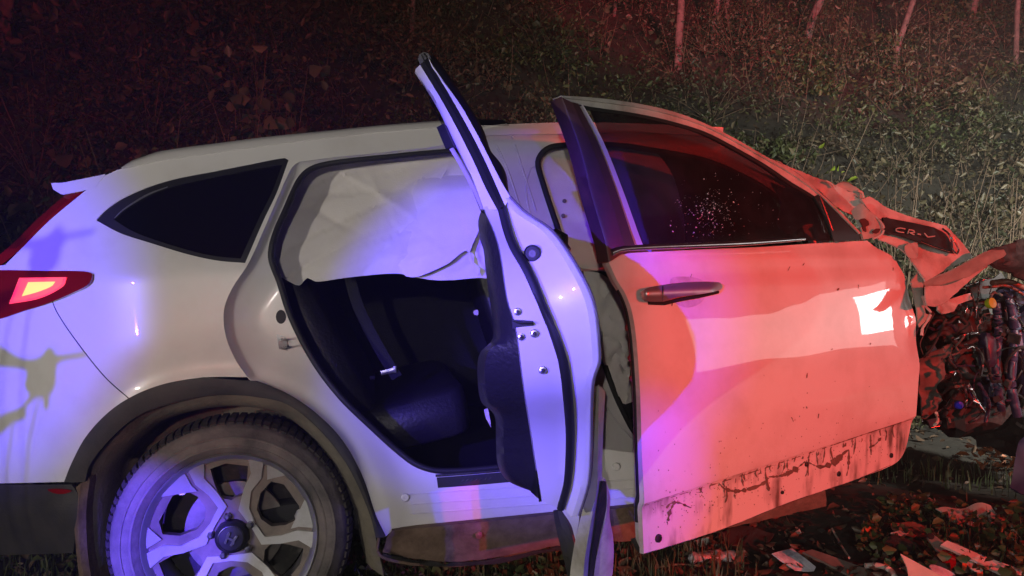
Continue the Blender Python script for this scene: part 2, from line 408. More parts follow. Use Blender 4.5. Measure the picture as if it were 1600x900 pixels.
# jamb crease lines, plug, striker, hole
for L in ([(840,258),(830,262),(822,300),(842,380),(868,450),(900,540),(930,610),(975,672),(1003,700)], [(775,225),(792,262),(815,330),(850,430)], [(800,212),(812,250),(838,330)]):
    tube('jamb_bead', [jamb(u, v) for u, v in cr(L, 8)], .004, 'paint', car, seg=6)
for v0, v1, d in ((772, 757, 0), (788, 772, 0), (803, 786, 0)):
    tube('sill_step', [jamb(u, v0 + (v1 - v0) * (u - 640) / 230.0) for u in range(640, 1010, 12)], .0035, 'paint', car, seg=6)
def disc(name, u, v, r, mat_, parent, place, nrm, h=.006, seg=20, dome=.5):
    c = place(u, v)
    return lathe(name, [(r * 1.0, -.004), (r, h * .4), (r * .8, h * .9), (r * .35, h), (0.0001, h * (.6 + dome * .4))], c, nrm, mat_, parent, seg)
OUT = Vector((0, -1, 0))
disc('grommet', 633, 777, .014, 'paint', car, jamb, OUT, .008)
disc('grommet', 963, 729, .014, 'paint', car, jamb, OUT, .008)
oval = [(439 + 8*math.cos(a), 495 + 11*math.sin(a)) for a in np.linspace(0, 2*math.pi, 14, endpoint=False)]
panel('striker_hole', oval, lambda u, v: jamb(u, v) - Vector((0, .003, 0)), 'rubber', car, sp=6, solid=.002, step=4)
st = panel('door_striker', [(432,522,'c'),(446,526,'c'),(450,548,'c'),(436,545,'c')], lambda u, v: jamb(u, v) - Vector((0, .002, 0)), 'steel', car, sp=6, solid=.004, step=4)
p0 = jamb(441, 530); p1 = jamb(443, 543)
tube('striker_loop', [p0, p0 + Vector((0, -.03, 0)), p0 + Vector((.02, -.045, 0)), p1 + Vector((.02, -.045, .004)), p1 + Vector((0, -.03, 0)), p1], .004, 'steel', st, 8)

# quarter window
gl = panel('quarter_window', QGL, lambda u, v: on(u, v, .006), 'glass', car, sp=14, solid=.003)
panel('window_surround', QWIN, lambda u, v: on(u, v, .003), 'black_trim', gl, holes=[QGL], sp=8, solid=.006)
tube('chrome_line', [on(u, v, .002) for u, v in cr([(179,341),(202,321),(233,303),(272,289),(330,277)], 6)], [.001]+[.0032]*3+[.0026]*40, 'chrome', gl, 6) if False else None
ln = cr([(179,341),(190,330),(204,320),(233,303),(262,292)], 5)
tube('gleam_strip', [on(u, v, .001) for u, v in ln], [.0009 + .0022 * math.sin(math.pi * (i + .3) / (len(ln) + .5)) for i in range(len(ln))], 'alloy', gl, 6)  # gleam along the window edge, shaped as a tapered bright strip

# roof, rail, spoiler, rear glass, tailgate
rl = [on(u, v) for u, v in cr(ROOFL, 14)]
rows = []
for k in range(13):
    t = k / 12
    rows.append([Vector((p.x + .0, p.y + t * (1.62 - 2 * (p.y - .20) + .0 * p.y), p.z + .055 * math.sin(math.pi * t) ** .7)) for p in rl])
loft('roof', rows, 'paint', car, n=60, solid=.004)
rt = cr([(190,262),(205,252),(225,245),(249,237),(350,223),(420,214),(500,206),(600,196),(690,189),(745,186)], 8)
rb = cr([(192,264),(215,259),(241,253),(260,250),(350,237),(420,227),(500,217),(600,206),(690,199),(745,195)], 8)
up_, lo_ = rs([on(u, v, .02) for u, v in rt], 60), rs([on(u, v, -.002) for u, v in rb], 60)
loft('roof_rail', [[Vector(p) + Vector((0, .05, -.01)) for p in up_], [Vector(p) + Vector((0, .03, .004)) for p in up_], up_, (up_ * .55 + lo_ * .45) - np.array([0, .008, 0]), lo_], 'paint', car, n=60, solid=.003)
e = on(745, 190, .01)
loft('rail_foot', [[on(u, v, o) for u, v in ((742,186),(760,187),(785,188),(795,193))] for o in (.04, .02)] + [[on(u, v, 0) for u, v in ((742,195),(760,196),(785,196),(795,196))]], 'black_trim', car, n=12, solid=.003)
# spoiler spans the tailgate
a0 = [on(u, v, .0) for u, v in ((80,287),(100,286),(135,279),(165,273))]; a1 = [on(u, v, .0) for u, v in ((84,296),(98,304),(125,299),(150,292))]
def across(p, t, bow=.10): return Vector((p.x - bow * math.sin(math.pi * t), p.y + t * (1.85 - 2 * p.y), p.z + .04 * math.sin(math.pi * t)))
rows = [[across(p, t) for p in a0] for t in np.linspace(1, 0, 12)]
rows += [[across(p, t) for p in a1] for t in np.linspace(0, 1, 12)]
loft('rear_spoiler', rows, 'paint', car, n=14, solid=.004)
dp = [on(u, v, .012) for u, v in cr([(128,301),(78,346),(39,385),(4,418),(-40,452)], 10)]
loft('rear_window', [[across(p, t, .16) for p in dp] for t in np.linspace(0.0, 1, 14)], 'red_glass' if 'red_glass' in M else 'glass', car, n=24, solid=.004)
st0 = [on(u, v, .010) for u, v in cr([(100,304),(60,337),(20,368),(-30,404)], 10)]
dpo = [on(u, v, .004) for u, v in cr([(130,300),(78,345),(39,384),(-6,421)], 10)]
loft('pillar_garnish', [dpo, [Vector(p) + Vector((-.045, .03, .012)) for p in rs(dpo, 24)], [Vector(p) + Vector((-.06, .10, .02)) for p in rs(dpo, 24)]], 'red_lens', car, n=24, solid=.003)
tg = [on(-70, v, .02) for v in (440, 520, 600, 700, 757)]
loft('tailgate', [[across(p, t, .14) for p in tg] for t in np.linspace(0, 1, 12)], 'paint', car, n=12, solid=.004)
# tail lamp
TL = [(-70,424,'c'),(0,422),(70,423),(132,424),(144,428),(143,436),(136,446),(110,459),(82,471),(40,485),(0,498),(-70,512,'c')]
tl = panel('tail_light', TL, lambda u, v: on(u, v, -.008 - .006 * math.sin(min(1, max(0, (v - 422) / 60)) * 3.1)), 'red_lens', car, sp=9, solid=.018)
panel('lit_lens', [(44,441,'c'),(86,440,'c'),(82,446),(70,452),(56,457),(34,463,'c')], lambda u, v: on(u, v, -.016), 'lamp_core', tl, sp=8, solid=.004, step=5)
panel('lens_rim', [(34,436,'c'),(99,435,'c'),(94,447),(60,463),(20,471,'c')], lambda u, v: on(u, v, -.0153), 'lamp_orange', tl, sp=8, solid=.004, step=5)
panel('glow_strip', [(30,434,'c'),(104,433,'c'),(99,447),(62,466),(14,475,'c')], lambda u, v: on(u, v, -.0145), 'lamp_red', tl, sp=8, solid=.004, step=5)
# bumper
BPL = [(-70,758,'c'),(112,757,'c'),(122,775),(120,820),(114,864,'c'),(60,866),(-70,868,'c')]
bp = panel('rear_bumper', BPL, lambda u, v: on(u, v, .004 + .03 * sst(800, 870, v)), 'cladding', car, sp=12, solid=.01)
panel('reflector', [(74,765),(95,764),(112,767),(98,772),(82,770)], lambda u, v: on(u, v, -.004), 'red_lens', bp, sp=5, solid=.004, step=4)
bk = [on(-70, v, .006 + .03 * sst(800, 870, v)) for v in (758, 790, 820, 868)]
loft('bumper_back', [[across(p, t, .16) for p in bk] for t in np.linspace(0, 1, 12)], 'cladding', bp, n=8, solid=.006)
sm_ = cr([(82,471),(88,486),(112,523),(163,588),(203,624)], 8)
tube('bumper_seam', [on(u, v, -.0002) for u, v in sm_], .0017, 'rubber', bp, 5)
# wheel arch trim and liner
ao = [on(u, v, -.012) for u, v in cr(ARCH_O[:-1], 8)] + [on(u, v, .0) for u, v in cr([(400,596)] + ARCH_O2[2:], 8)]
ai = [on(u, v, -.010) for u, v in cr(ARCH_I, 8)]
ao_, ai_ = rs(ao, 90), rs(ai, 90)
loft('wheel_arch_trim', [ao_ + np.array([0, .02, 0]), ao_, (ao_ + ai_) / 2 - np.array([0, .006, 0]), ai_, ai_ + np.array([0, .05, 0])], 'cladding', car, n=90, autos=50)
li = rs([on(u, v, .03) for u, v in cr([(133,900),(128,820)] + ARCH_I, 8)] + [on(600, 900, .03)], 90)
c0 = Vector((0, 0, .40))
rows = []
for y, s in ((-.005, 1.0), (.012, .955), (.035, .915), (.075, .885), (.16, .865), (.34, .85), (.345, .4)):
    rows.append([Vector((c0.x + (p[0] - c0.x) * s, p[1] + y, c0.z + (p[2] - c0.z) * s)) for p in li])
loft('wheel_liner', rows, 'liner', car, n=90)
# mud flap edge left of the wheel
fl = [on(u, v, .015) for u, v in cr([(118,762),(116,800),(120,860),(128,930)], 8)]
fr = [on(u, v, .015) for u, v in cr([(140,745),(134,800),(136,860),(146,930)], 8)]
loft('mud_flap', [fl, [Vector(p) - Vector((0, .012, 0)) for p in rs([(Vector(a) + Vector(b)) / 2 for a, b in zip(rs(fl, 20), rs(fr, 20))], 20)], fr, [Vector(p) + Vector((.02, .10, 0)) for p in rs(fr, 20)]], 'mud', car, n=20, solid=.004)

# ---- wheel
wc = at(361, 841, .0); WR = .369
AX = Vector((.05, -1, .03)).normalized(); AX = Vector((.035, -1, 0)).normalized()
wheel = empty('wheel'); wheel.parent = car; wheel.location = (0, 0, 0)
prof = [(.262, -.02), (.266, .0), (.275, .012), (.285, .0165), (.287, .0195), (.291, .0195), (.293, .0175), (.305, .020), (.316, .019), (.318, .0215), (.322, .0215), (.324, .0175), (.345, .008), (.358, -.008), (.366, -.03), (.369, -.055), (.369, -.16), (.36, -.20), (.33, -.225), (.27, -.22)]
prof = [(r if r < .3 else .3 + (r - .3) * .90, h) for r, h in prof]
lathe('tyre', prof, wc, AX, 'tyre', wheel, 96)
V = []; Fc = []
s_ = AX.cross(Vector((0, 0, 1))).normalized(); w_ = s_.cross(AX).normalized()
def wp(r, an, h): return wc + s_ * (-r * math.cos(an)) + w_ * (r * math.sin(an)) + AX * h     # an measured as seen in the photo
for k in range(84):                                   # tread lugs on the shoulder
    a = 2 * math.pi * k / 84; da = .026
    for (r, h) in ((.354, -.012), (.3635, -.036), (.366, -.075), (.366, -.13)):
        V += [wp(r, a - da, h), wp(r, a + da, h)]
    b = k * 8
    for i in range(3): Fc.append((b + 2*i, b + 2*i + 1, b + 2*i + 3, b + 2*i + 2))
mk('tread_blocks', V, Fc, 'tread', wheel, smooth=False, solid=.008, off=-1)['kind'] = 'stuff'
rim = lathe('rim', [(.262, -.19), (.235, -.17), (.228, -.08), (.240, -.02), (.2535, .004), (.262, .010), (.266, .002), (.264, -.03)], wc, AX, 'alloy', wheel, 96)
lathe('brake_disc', [(.02, -.10), (.155, -.10), (.155, -.12), (.02, -.12)], wc, AX, 'brake', wheel, 48)
lathe('barrel_back', [(.0001, -.165), (.23, -.165)], wc, AX, 'plastic_dark', wheel, 48)
# spoke face: painted pockets with bright machined bands in three-fold order
def pol(lst): return [(r * math.cos(R(a)), r * math.sin(R(a))) for r, a in lst]
def wplace(h, dish=.022):
    def f(x, y):
        r = math.hypot(x, y); return wp(r, math.atan2(y, x), h - dish * (1 - (r / .25) ** 2))
    return f
def wpanel(name, poly, holes, h, mat_, parent, solid, sp=.012):
    sc = 1000.0
    P = [(x * sc, -y * sc, 'c') for x, y in poly]; H = [[(x * sc, -y * sc, 'c') for x, y in hh] for hh in holes]
    f = wplace(h)
    return panel(name, P, lambda u, v: f(u / sc, -v / sc), mat_, parent, holes=H, sp=sp * sc, solid=solid, step=10, smooth=True)
outer = [(.252, a) for a in range(0, 360, 6)]
holes = []
for c in (30, 150, 270):
    holes.append(pol([(.214, c - 22), (.222, c - 12), (.222, c + 10), (.205, c + 20), (.155, c + 22), (.108, c + 12), (.098, c - 6), (.120, c - 24), (.165, c - 26)]))
for c in (90, 210, 330):
    holes.append(pol([(.225, c - 17), (.232, c), (.225, c + 12), (.18, c + 13), (.125, c + 12), (.112, c - 3), (.13, c - 18), (.18, c - 19)]))
face = wpanel('spoke', pol(outer), holes, -.012, 'alloy_paint', rim, .03)
for c in (30, 150, 270):
    o = [(.252, c + 44), (.252, c + 33), (.200, c + 29), (.150, c + 33), (.098, c + 24), (.078, c - 6), (.100, c - 40), (.150, c - 37), (.200, c - 32), (.252, c - 34), (.252, c - 46), (.205, c - 41), (.150, c - 47), (.095, c - 55), (.062, c - 10), (.082, c + 42), (.150, c + 42), (.205, c + 39)]
    wpanel('spoke_band', pol(o), [], -.004, 'alloy', rim, .012)
    wpanel('spoke_plate', pol([(.251, c + 30), (.251, c + 14), (.205, c + 24)]), [], -.005, 'alloy', rim, .01)
    wpanel('spoke_plate', pol([(.251, c - 8), (.251, c - 31), (.205, c - 29), (.18, c - 30)]), [], -.005, 'alloy', rim, .01)
hub = lathe('hub_cap', [(.052, -.03), (.050, -.008), (.040, .0), (.036, .004), (.0001, .007)], wc, AX, 'black_trim', wheel, 40)
lathe('cap_ring', [(.0405, -.002), (.0395, .004), (.0375, .005), (.0365, .002)], wc, AX, 'logo', hub, 40)
for poly in ([(-.016, .018), (-.010, .018), (-.006, -.018), (-.013, -.018)], [(.016, .018), (.010, .018), (.006, -.018), (.013, -.018)], [(-.009, .004), (.009, .004), (.008, -.003), (-.008, -.003)]):
    ca, sa = math.cos(R(-32)), math.sin(R(-32))
    wpanel('emblem_bar', [(x * ca - y * sa, x * sa + y * ca) for x, y in poly], [], .0355, 'logo', hub, .004, .01)
for k in range(5):
    a = R(98 - 72 * k)
    nut = lathe('lug_nut', [(.0125, -.03), (.0125, .0), (.0105, .008), (.005, .011), (.0001, .011)], wp(.064, a, -.02), AX, 'steel', wheel, 6, autos=20)

# ---- sill cladding, scuff plate
su = rs([on(u, v, .012) for u, v in cr([(612,828),(697,820),(868,803),(1005,789),(1130,770),(1290,740)], 10)], 60)
sm2 = rs([on(u, v, .004) for u, v in cr([(604,842),(700,842),(868,824),(1005,812),(1130,795),(1290,764)], 10)], 60)
sl = rs([on(u, v, .03) for u, v in cr([(598,862),(655,873),(708,877),(763,872),(868,853),(1005,842),(1130,825),(1290,790)], 10)], 60)
wv = np.array([[0, .006 * noise.noise(Vector((i * .4, 0, 0))), .004 * noise.noise(Vector((i * .5, 9, 0)))] for i in range(60)])
sill = loft('sill_cladding', [su + np.array([0, .02, .002]), su - np.array([0, .01, 0]), (su * .5 + sm2 * .5) - np.array([0, .006, 0]) + wv, sm2 + wv * 2 + np.array([0, .012, 0]), (sm2 * .5 + sl * .5) + wv, sl + wv, sl + np.array([0, .10, -.01])], 'mud', car, n=60, solid=.004, autos=45)
loft('torn_edge', [[Vector(p) + Vector((0, -.006, -.004 + .010 * noise.noise(Vector((i * .7, 5, 1))))) for i, p in enumerate(sl[:30])], [Vector(p) + Vector((0, .0, -.016 - .012 * abs(noise.noise(Vector((i * .9, 2, 1)))))) for i, p in enumerate(sl[:30])]], 'plastic_dark', sill, n=30, solid=.003)
tube('loose_strip', [on(u, v, -.01) for u, v in cr([(592,840),(590,862),(600,872),(640,881),(655,882)], 6)], .005, 'mud', sill, 6)
lathe('drain_plug', [(.012, -.01), (.012, .004), (.0001, .006)], on(748, 836, .002), OUT, 'copper', sill, 10)
scuff = panel('scuff_plate', [(682,745,'c'),(735,741),(800,735,'c'),(806,751,'c'),(740,757),(684,761,'c')], lambda u, v: jamb(u, v) - Vector((0, .012, 0)), 'black_trim', car, sp=10, solid=.006, step=6)
tube('chrome_edge', [jamb(u, v) - Vector((0, .012, -.002)) for u, v in cr([(680,743),(710,741),(760,737),(800,733)], 6)], .0042, 'chrome', scuff, 6)
for i in range(7):
    u = 720 + i * 7; v = 750 - i * .55
    tube('scuff_mark', [jamb(u, v) - Vector((0, .019, 0)), jamb(u + 4, v - 3) - Vector((0, .019, 0))], .0014, 'logo', scuff, 5)

# ---- curtain air bags
def crumple(a, s, seed=0):
    def f(p):
        q = p * s + Vector((seed, seed * 2.1, 0))
        n1 = noise.noise(q); n2 = 1 - abs(noise.noise(q * 2.1 + Vector((3, 1, 4)))) * 2; n3 = noise.noise(q * 5)
        w = q + Vector((n1, 0, n1)) * .7
        n4 = 1 - abs(noise.noise(Vector((w.x * .9 + w.z * .6, seed, w.z * .5 - w.x * .25)) * 1.3)) * 3.2
        return p + Vector((0, a * (n1 + .45 * n2 + .15 * n3 - .75 * max(0, n4)), 0))
    return f
def folds(a, nl, seed, box, soft=.004):
    rg = random.Random(seed); ls = []
    for k in range(nl):
        u, v = rg.uniform(box[0], box[2]), rg.uniform(box[1], box[3]); p = on(u, v); an = rg.choice((rg.uniform(.2, 1.0), rg.uniform(.2, 1.0), rg.uniform(-1.2, .3)))
        ls.append((p.x, p.z, math.cos(an), math.sin(an), rg.uniform(.3, 1) * rg.choice((1, 1, -1)), rg.uniform(.02, .08), rg.uniform(.10, .35)))
    def f(p):
        o = .5 * noise.noise(p * 4 + Vector((seed, 0, 0)))
        for x, z, c, s_, h, w, L in ls:
            dx, dz = p.x - x, p.z - z; t = dx * c + dz * s_; d = -dx * s_ + dz * c + .25 * t * t
            o += h * math.exp(-abs(d) / w) * math.exp(-(t / L) ** 2) * (1 if d > 0 else .55)
        return p + Vector((0, a * o, 0))
    return f
CUR = [(480,240),(600,228),(720,222),(800,225),(800,330),(795,436),(753,434),(690,438),(647,433),(627,428),(600,428),(540,434),(493,440),(480,434),(467,446),(448,438),(430,428),(400,410),(410,370),(440,320),(462,270)]
panel('curtain_airbag', CUR, lambda u, v: on(u, v, .13), 'cloth_bag', car, sp=5, solid=.004, disp=folds(.021, 24, 4, (430, 250, 790, 440)))
CUR2 = [(560,262),(640,252),(745,246),(757,330),(735,392),(733,408),(750,420),(746,430),(730,392),(700,412),(665,428),(648,433),(630,428),(600,350),(575,300)]
panel('airbag_fold', CUR2, lambda u, v: on(u, v, .165 - .075 * sst(570, 660, u - .25 * (433 - v)) * sst(252, 300, v)), 'cloth_bag', car, sp=5, solid=.004, disp=folds(.014, 10, 8, (560, 260, 750, 430)))
CURF = [(835,215),(930,215),(1010,225),(1060,300),(1060,420),(950,424),(905,418),(880,412),(862,370),(845,300)]
cf = panel('curtain_airbag', CURF, lambda u, v: on(u, v, .085), 'cloth_bag', car, sp=8, solid=.004, disp=crumple(.010, 4, 9))
for u, v in ((882, 314), (880, 337)):
    disc('stain', u, v, .007, 'plastic_grey', cf, lambda a, b: on(a, b, .074), OUT, .002)
SIDE = [(912,424,'c'),(940,428),(962,452),(978,475),(985,520),(992,570),(997,622),(992,628),(972,630),(955,590),(938,560),(930,520),(920,470)]
panel('seat_airbag', SIDE, lambda u, v: on(u, v, .06), 'cloth_bag', car, sp=6, solid=.004, disp=crumple(.018, 9, 3))
panel('waist_panel', [(870,398,'c'),(955,402),(960,418),(915,424),(880,414)], lambda u, v: on(u, v, .10), 'headliner', car, sp=8, solid=.01)

# ---- cabin
cab = empty('cabin'); cab.parent = car
def quad(name, pts, mat_, parent, **k): return mk(name, pts, [tuple(range(len(pts)))], mat_, parent, smooth=False, **k)
x0, x1 = on(430, 400).x - .35, on(1290, 600).x
box('floor', (x0, .10, .30), (x1, 1.75, .42), 'interior', cab, .02)
box('lining', (x0, 1.66, .42), (x1, 1.74, 1.60), 'interior', cab, .02)
box('headlining', (x0, .28, 1.60), (x1 - .35, 1.60, 1.63), 'headliner', cab, .01)
box('bulkhead', (x1 - .04, .12, .42), (x1, 1.74, 1.15), 'interior', cab, .02)
box('trunk_wall', (x0 - .02, .42, .42), (x0 + .02, 1.60, 1.50), 'interior', cab, .02)
def cushion(name, cx, cy, cz, sx, sy, sz, mat_, parent, ry=0, p=4):
    V = []; Fc = []; nu, nv = 20, 12
    for j in range(nv + 1):
        th = math.pi * j / nv - math.pi / 2
        for i in range(nu):
            ph = 2 * math.pi * i / nu
            def se(c, e): return math.copysign(abs(c) ** e, c)
            e = .26
            v = Vector((sx * se(math.cos(th), e) * se(math.cos(ph), e), sy * se(math.cos(th), e) * se(math.sin(ph), e), sz * se(math.sin(th), e)))
            V.append(Vector((cx, cy, cz)) + Matrix.Rotation(ry, 3, 'Y') @ v)
    for j in range(nv):
        for i in range(nu): Fc.append((j*nu+i, j*nu+(i+1) % nu, (j+1)*nu+(i+1) % nu, (j+1)*nu+i))
    return mk(name, V, Fc, mat_, parent)
px = on(560, 560, .4)
rs_ = cushion('rear_seat', on(620, 640, .5).x, .88, .60, .27, .62, .10, 'leather', cab, R(-8))
cushion('seat_backrest', on(500, 520, .5).x - .02, .88, .92, .11, .62, .36, 'leather', cab, R(-22))
for k in range(2):
    cushion('headrest', on(465, 430, .5).x - .06, .52 + .7 * k, 1.36, .06, .14, .10, 'leather', cab, R(-15))
fx = on(800, 600, .4).x
for k in range(2):
    fs = cushion('front_seat', fx + .38, .50 + .78 * k, .62, .27, .25, .10, 'leather', cab, R(-6))
    cushion('seat_backrest', fx + .10, .50 + .78 * k, .98, .09, .25, .38, 'leather', fs, R(-14))
    cushion('headrest', fx + .0, .50 + .78 * k, 1.44, .055, .13, .09, 'leather', fs, R(-10))
tube('seat_belt', [at(u, v, .35) for u, v in cr([(545,428),(560,480),(590,540),(620,590)], 10)], .020, 'fabric_grey', cab, 8, flat=.15)
tube('belt_tongue', [at(595, 583, .33), at(617, 578, .33)], .010, 'steel', cab, 6, flat=.4)
tube('belt_tongue', [at(617, 582, .33), at(617, 572, .33)], .006, 'steel', cab, 6, flat=.4)
box('buckle', at(578, 594, .32), at(586, 586, .35), 'fabric_grey', cab, .003)
panel('torn_paper', [(757,640),(762,638),(765,652),(767,668),(763,660),(760,655)], lambda u, v: at(u, v, .15), 'shard', cab, sp=5, solid=.002, step=4, disp=crumple(.006, 20, 2))
panel('torn_paper', [(740,486),(746,484),(747,492),(741,492)], lambda u, v: at(u, v, .3), 'shard', cab, sp=4, solid=.002, step=3)
# far side of the car
far = [(p.x, 1.83 - .0 * p.y, p.z) for p in [on(u, v) for u, v in [(-70,757),(-70,450),(20,405),(130,300),(250,250),(500,218),(750,196),(1000,194),(1130,214),(1290,330),(1440,380),(1440,740),(900,810),(617,826),(560,740),(450,630),(300,600),(160,660),(110,755)]]]
mk('far_side', far, [tuple(range(len(far)))], 'paint', car, smooth=False, solid=.004)

# ------------------------------------------------------------------ rear door, swung out towards the camera
HX = on(925, 560).x; H = Vector((HX, .035, 0))
ANG = R(76)                             # opening angle against the body
dv = Vector((-math.cos(ANG), -math.sin(ANG), 0)); nv_ = Vector((math.sin(ANG), -math.cos(ANG), 0))
PR = sorted([(on(u, v).z, HX - on(u, v).x) for u, v in [(500,246),(467,253),(436,305),(412,360),(388,412),(362,452),(350,485),(353,525),(368,562),(387,589),(448,615),(490,643),(532,685),(565,741),(588,807),(600,840)]])
PRz = [a for a, b in PR]; PRd = [b for a, b in PR]
_zs = np.linspace(PRz[0] - .2, PRz[-1] + .2, 161); _k = np.exp(-(np.arange(-12, 13) / 5.0) ** 2); _k /= _k.sum()
_ds = np.convolve(np.pad(np.interp(_zs, PRz, PRd), 12, mode='edge'), _k, 'valid')
def dprof(z): return float(np.interp(z, _zs, _ds))
def rd(u, v, dd=0.0, lim=None):
    """pixel to a point on the rear door's free edge; dd = metres back towards the hinge"""
    d = .9; r = ray(u, v)
    for _ in range(14):
        P0 = H + dv * (d - dd)
        t = (P0 - CL).dot(dv) / r.dot(dv); p = CL + r * t
        d = .5 * d + .5 * dprof(p.z)
    return p
def rdl(L, dd=0, step=6): return [rd(u, v, dd) for u, v in cr(L, step)]
def along(p, d):                        # same z and thickness, at distance d from the hinge
    w = p - H; return H + dv * d + nv_ * w.dot(nv_) + Vector((0, 0, p.z))
SL = [(754,323),(777,381),(792,470),(804,509),(816,598),(827,669),(838,740),(845,784)]
WS = [(783,320),(799,377),(826,426),(848,478),(871,536),(882,576),(889,642),(891,687),(887,753),(876,795)]
OE = [(797,308),(821,332),(861,359),(888,394),(914,439),(927,470),(933,500),(937,545),(937,565),(929,588),(926,610),(924,700),(920,755),(905,805)]
N = 70
sl_, ws_, oe_ = rs(rdl(SL, .05), N), rs(rdl(WS, .035), N), rs(rdl(OE, .0), N)
ws2 = rs(rdl([(u + 5, v) for u, v in WS], .03), N); sl2 = rs(rdl([(u + 2, v) for u, v in SL], .022), N)
oe2 = rs(rdl([(u - 3, v + 1) for u, v in OE], -.004), N); oe3 = rs(rdl([(u - 12, v + 3) for u, v in OE], .018), N)
rdoor = loft('rear_door', [sl_, sl2, ws_ * .6 + sl2 * .4, ws_, ws2, oe3, oe2, oe_], 'paint', car, n=N, autos=40)
tube('weatherstrip', rdl(WS, .02, 8), .0088, 'rubber', rdoor, 8, flat=1.2)
oeb = [along(Vector(p), max(.02, (Vector(p) - H).dot(dv) * f)) for f in (.97,) for p in oe_]
loft('outer_skin', [oe_] + [[along(Vector(p), max(.02, (Vector(p) - H).dot(dv) * f)) + nv_ * (.0 - .012 * (1 - f)) for p in oe_] for f in (.97, .8, .6, .4, .2, .03)], 'paint_door', rdoor, n=N, solid=.003)
tube('skin_hem', [Vector(p) for p in oe_], .0035, 'plastic_grey', rdoor, 6)
# inner trim
IL = [(752,328),(747,345),(748,360),(751,379),(755,388),(759,425),(764,460),(768,490),(770,530),(752,548),(747,560),(746,590),(752,628),(772,648),(775,690),(778,727),(793,751),(831,768)]
il = rs(rdl(IL, .16), N); il2 = rs(rdl([(u + 12, v) for u, v in IL[:-1]] + [(838, 770)], .07), N)
loft('inner_trim', [[along(Vector(p), .12) for p in il], [along(Vector(p), max(.15, (Vector(p) - H).dot(dv) - .18)) for p in il], il, il2, sl_ + np.array([0, 0, 0])], 'leather', rdoor, n=N, autos=60)
loft('trim_edge', [rs(rdl([(830,768),(846,782)], .05), 6), rs(rdl([(838,735),(843,784)], .02), 6)], 'black_trim', rdoor, n=6, solid=.004)
# latch, bolts, plug
shp = lambda u, v: rd(u, v, .028)
lt = panel('latch', [(800,499,'c'),(833,502,'c'),(834,509,'c'),(812,511),(801,514,'c')], lambda u, v: rd(u, v, .022), 'rubber', rdoor, sp=6, solid=.004, step=4)
tube('latch_lip', [rd(802, 501, .014), rd(812, 505, .012), rd(832, 505, .016)], .0022, 'steel', lt, 6)
for u, v in ((809, 487), (815, 526), (835, 521), (848, 578)):
    b = disc('bolt', u, v, .0085, 'steel', rdoor, shp, dv, .008)
    disc('bolt_socket', u, v, .0035, 'rubber', b, lambda a, c: rd(a, c, .0185), dv, .002, 10)
pl = disc('rubber_plug', 832, 396, .018, 'rubber', rdoor, lambda u, v: rd(u, v, .024), dv, .009)
disc('plug_centre', 832, 396, .009, 'plastic_grey', pl, lambda u, v: rd(u, v, .0165), dv, .004)
tube('door_handle', [rd(868, 365, .10), rd(880, 372, .08), rd(884, 388, .08), rd(878, 398, .1)], .012, 'chrome', rdoor, 8)
# window frame
A_L = [(650,108),(683,159),(705,203),(727,250),(744,290),(757,327)]
A_R = [(657,101),(692,159),(717,205),(742,255),(760,295),(778,328)]
S_R = [(668,90),(708,159),(733,203),(757,250),(775,290),(789,322)]
C_R = [(676,105),(716,159),(742,203),(767,252),(784,285),(798,309)]
K_R = [(676,85),(690,103),(722,150),(750,195),(763,232),(785,262),(792,303)]
fr_ = [rs(rdl(q, o), 30) for q, o in ((A_L, .03), (A_R, .018))]
loft('window_frame', [fr_[0] + np.array([.0, .03, 0])] + fr_, 'paint', rdoor, n=30, solid=.003)
loft('frame_seal', [fr_[1], rs(rdl([((a + c) / 2, (b + d) / 2) for (a, b), (c, d) in zip(A_R, S_R)], .004), 30), rs(rdl(S_R, .012), 30)], 'rubber', rdoor, n=30, solid=.003)
loft('frame_outer', [rs(rdl(S_R, .012), 30), rs(rdl(C_R, .008), 30)], 'paint', rdoor, n=30, solid=.003)
k_ = rs(rdl(K_R, .04), 40); cc = rs(rdl(C_R, .010), 40)
loft('frame_garnish', [cc, (cc + k_) / 2 + np.array([0, -.006, 0]), k_, [along(Vector(p), (Vector(p) - H).dot(dv) - .05) for p in k_]], 'black_trim', rdoor, n=40, solid=.003)
B_L = [(703,233),(722,265),(740,300),(752,327)]; B_R = [(708,231),(727,263),(745,298),(756,327)]
loft('glass_run', [rs(rdl(B_L, .04), 16), rs(rdl(B_R, .032), 16)], 'headliner', rdoor, n=16, solid=.004)
loft('frame_inner_corner', [rs(rdl([(686,202),(700,235)], .06), 6), rs(rdl([(697,196),(713,232)], .05), 6)], 'black_trim', rdoor, n=6, solid=.02)
gtop = rs(rdl([(653,114),(676,165),(700,212),(722,258),(752,330)], .045), 20)
loft('window_glass', [gtop] + [[along(Vector(p), (Vector(p) - H).dot(dv) * f) for p in gtop] for f in (.8, .5, .2, .05)], 'smoked_glass', rdoor, n=20, solid=.003)
tipp = rd(663, 92, .02)
tube('frame_top', [tipp, along(tipp, .75) + Vector((0, 0, .012)), along(tipp, .4) + Vector((0, 0, .012)), along(tipp, .02)], .016, 'black_trim', rdoor, 8)
tube('frame_cap', [rd(661, 84, .02), rd(668, 96, .03)], [.006, .012], 'black_trim', rdoor, 8)
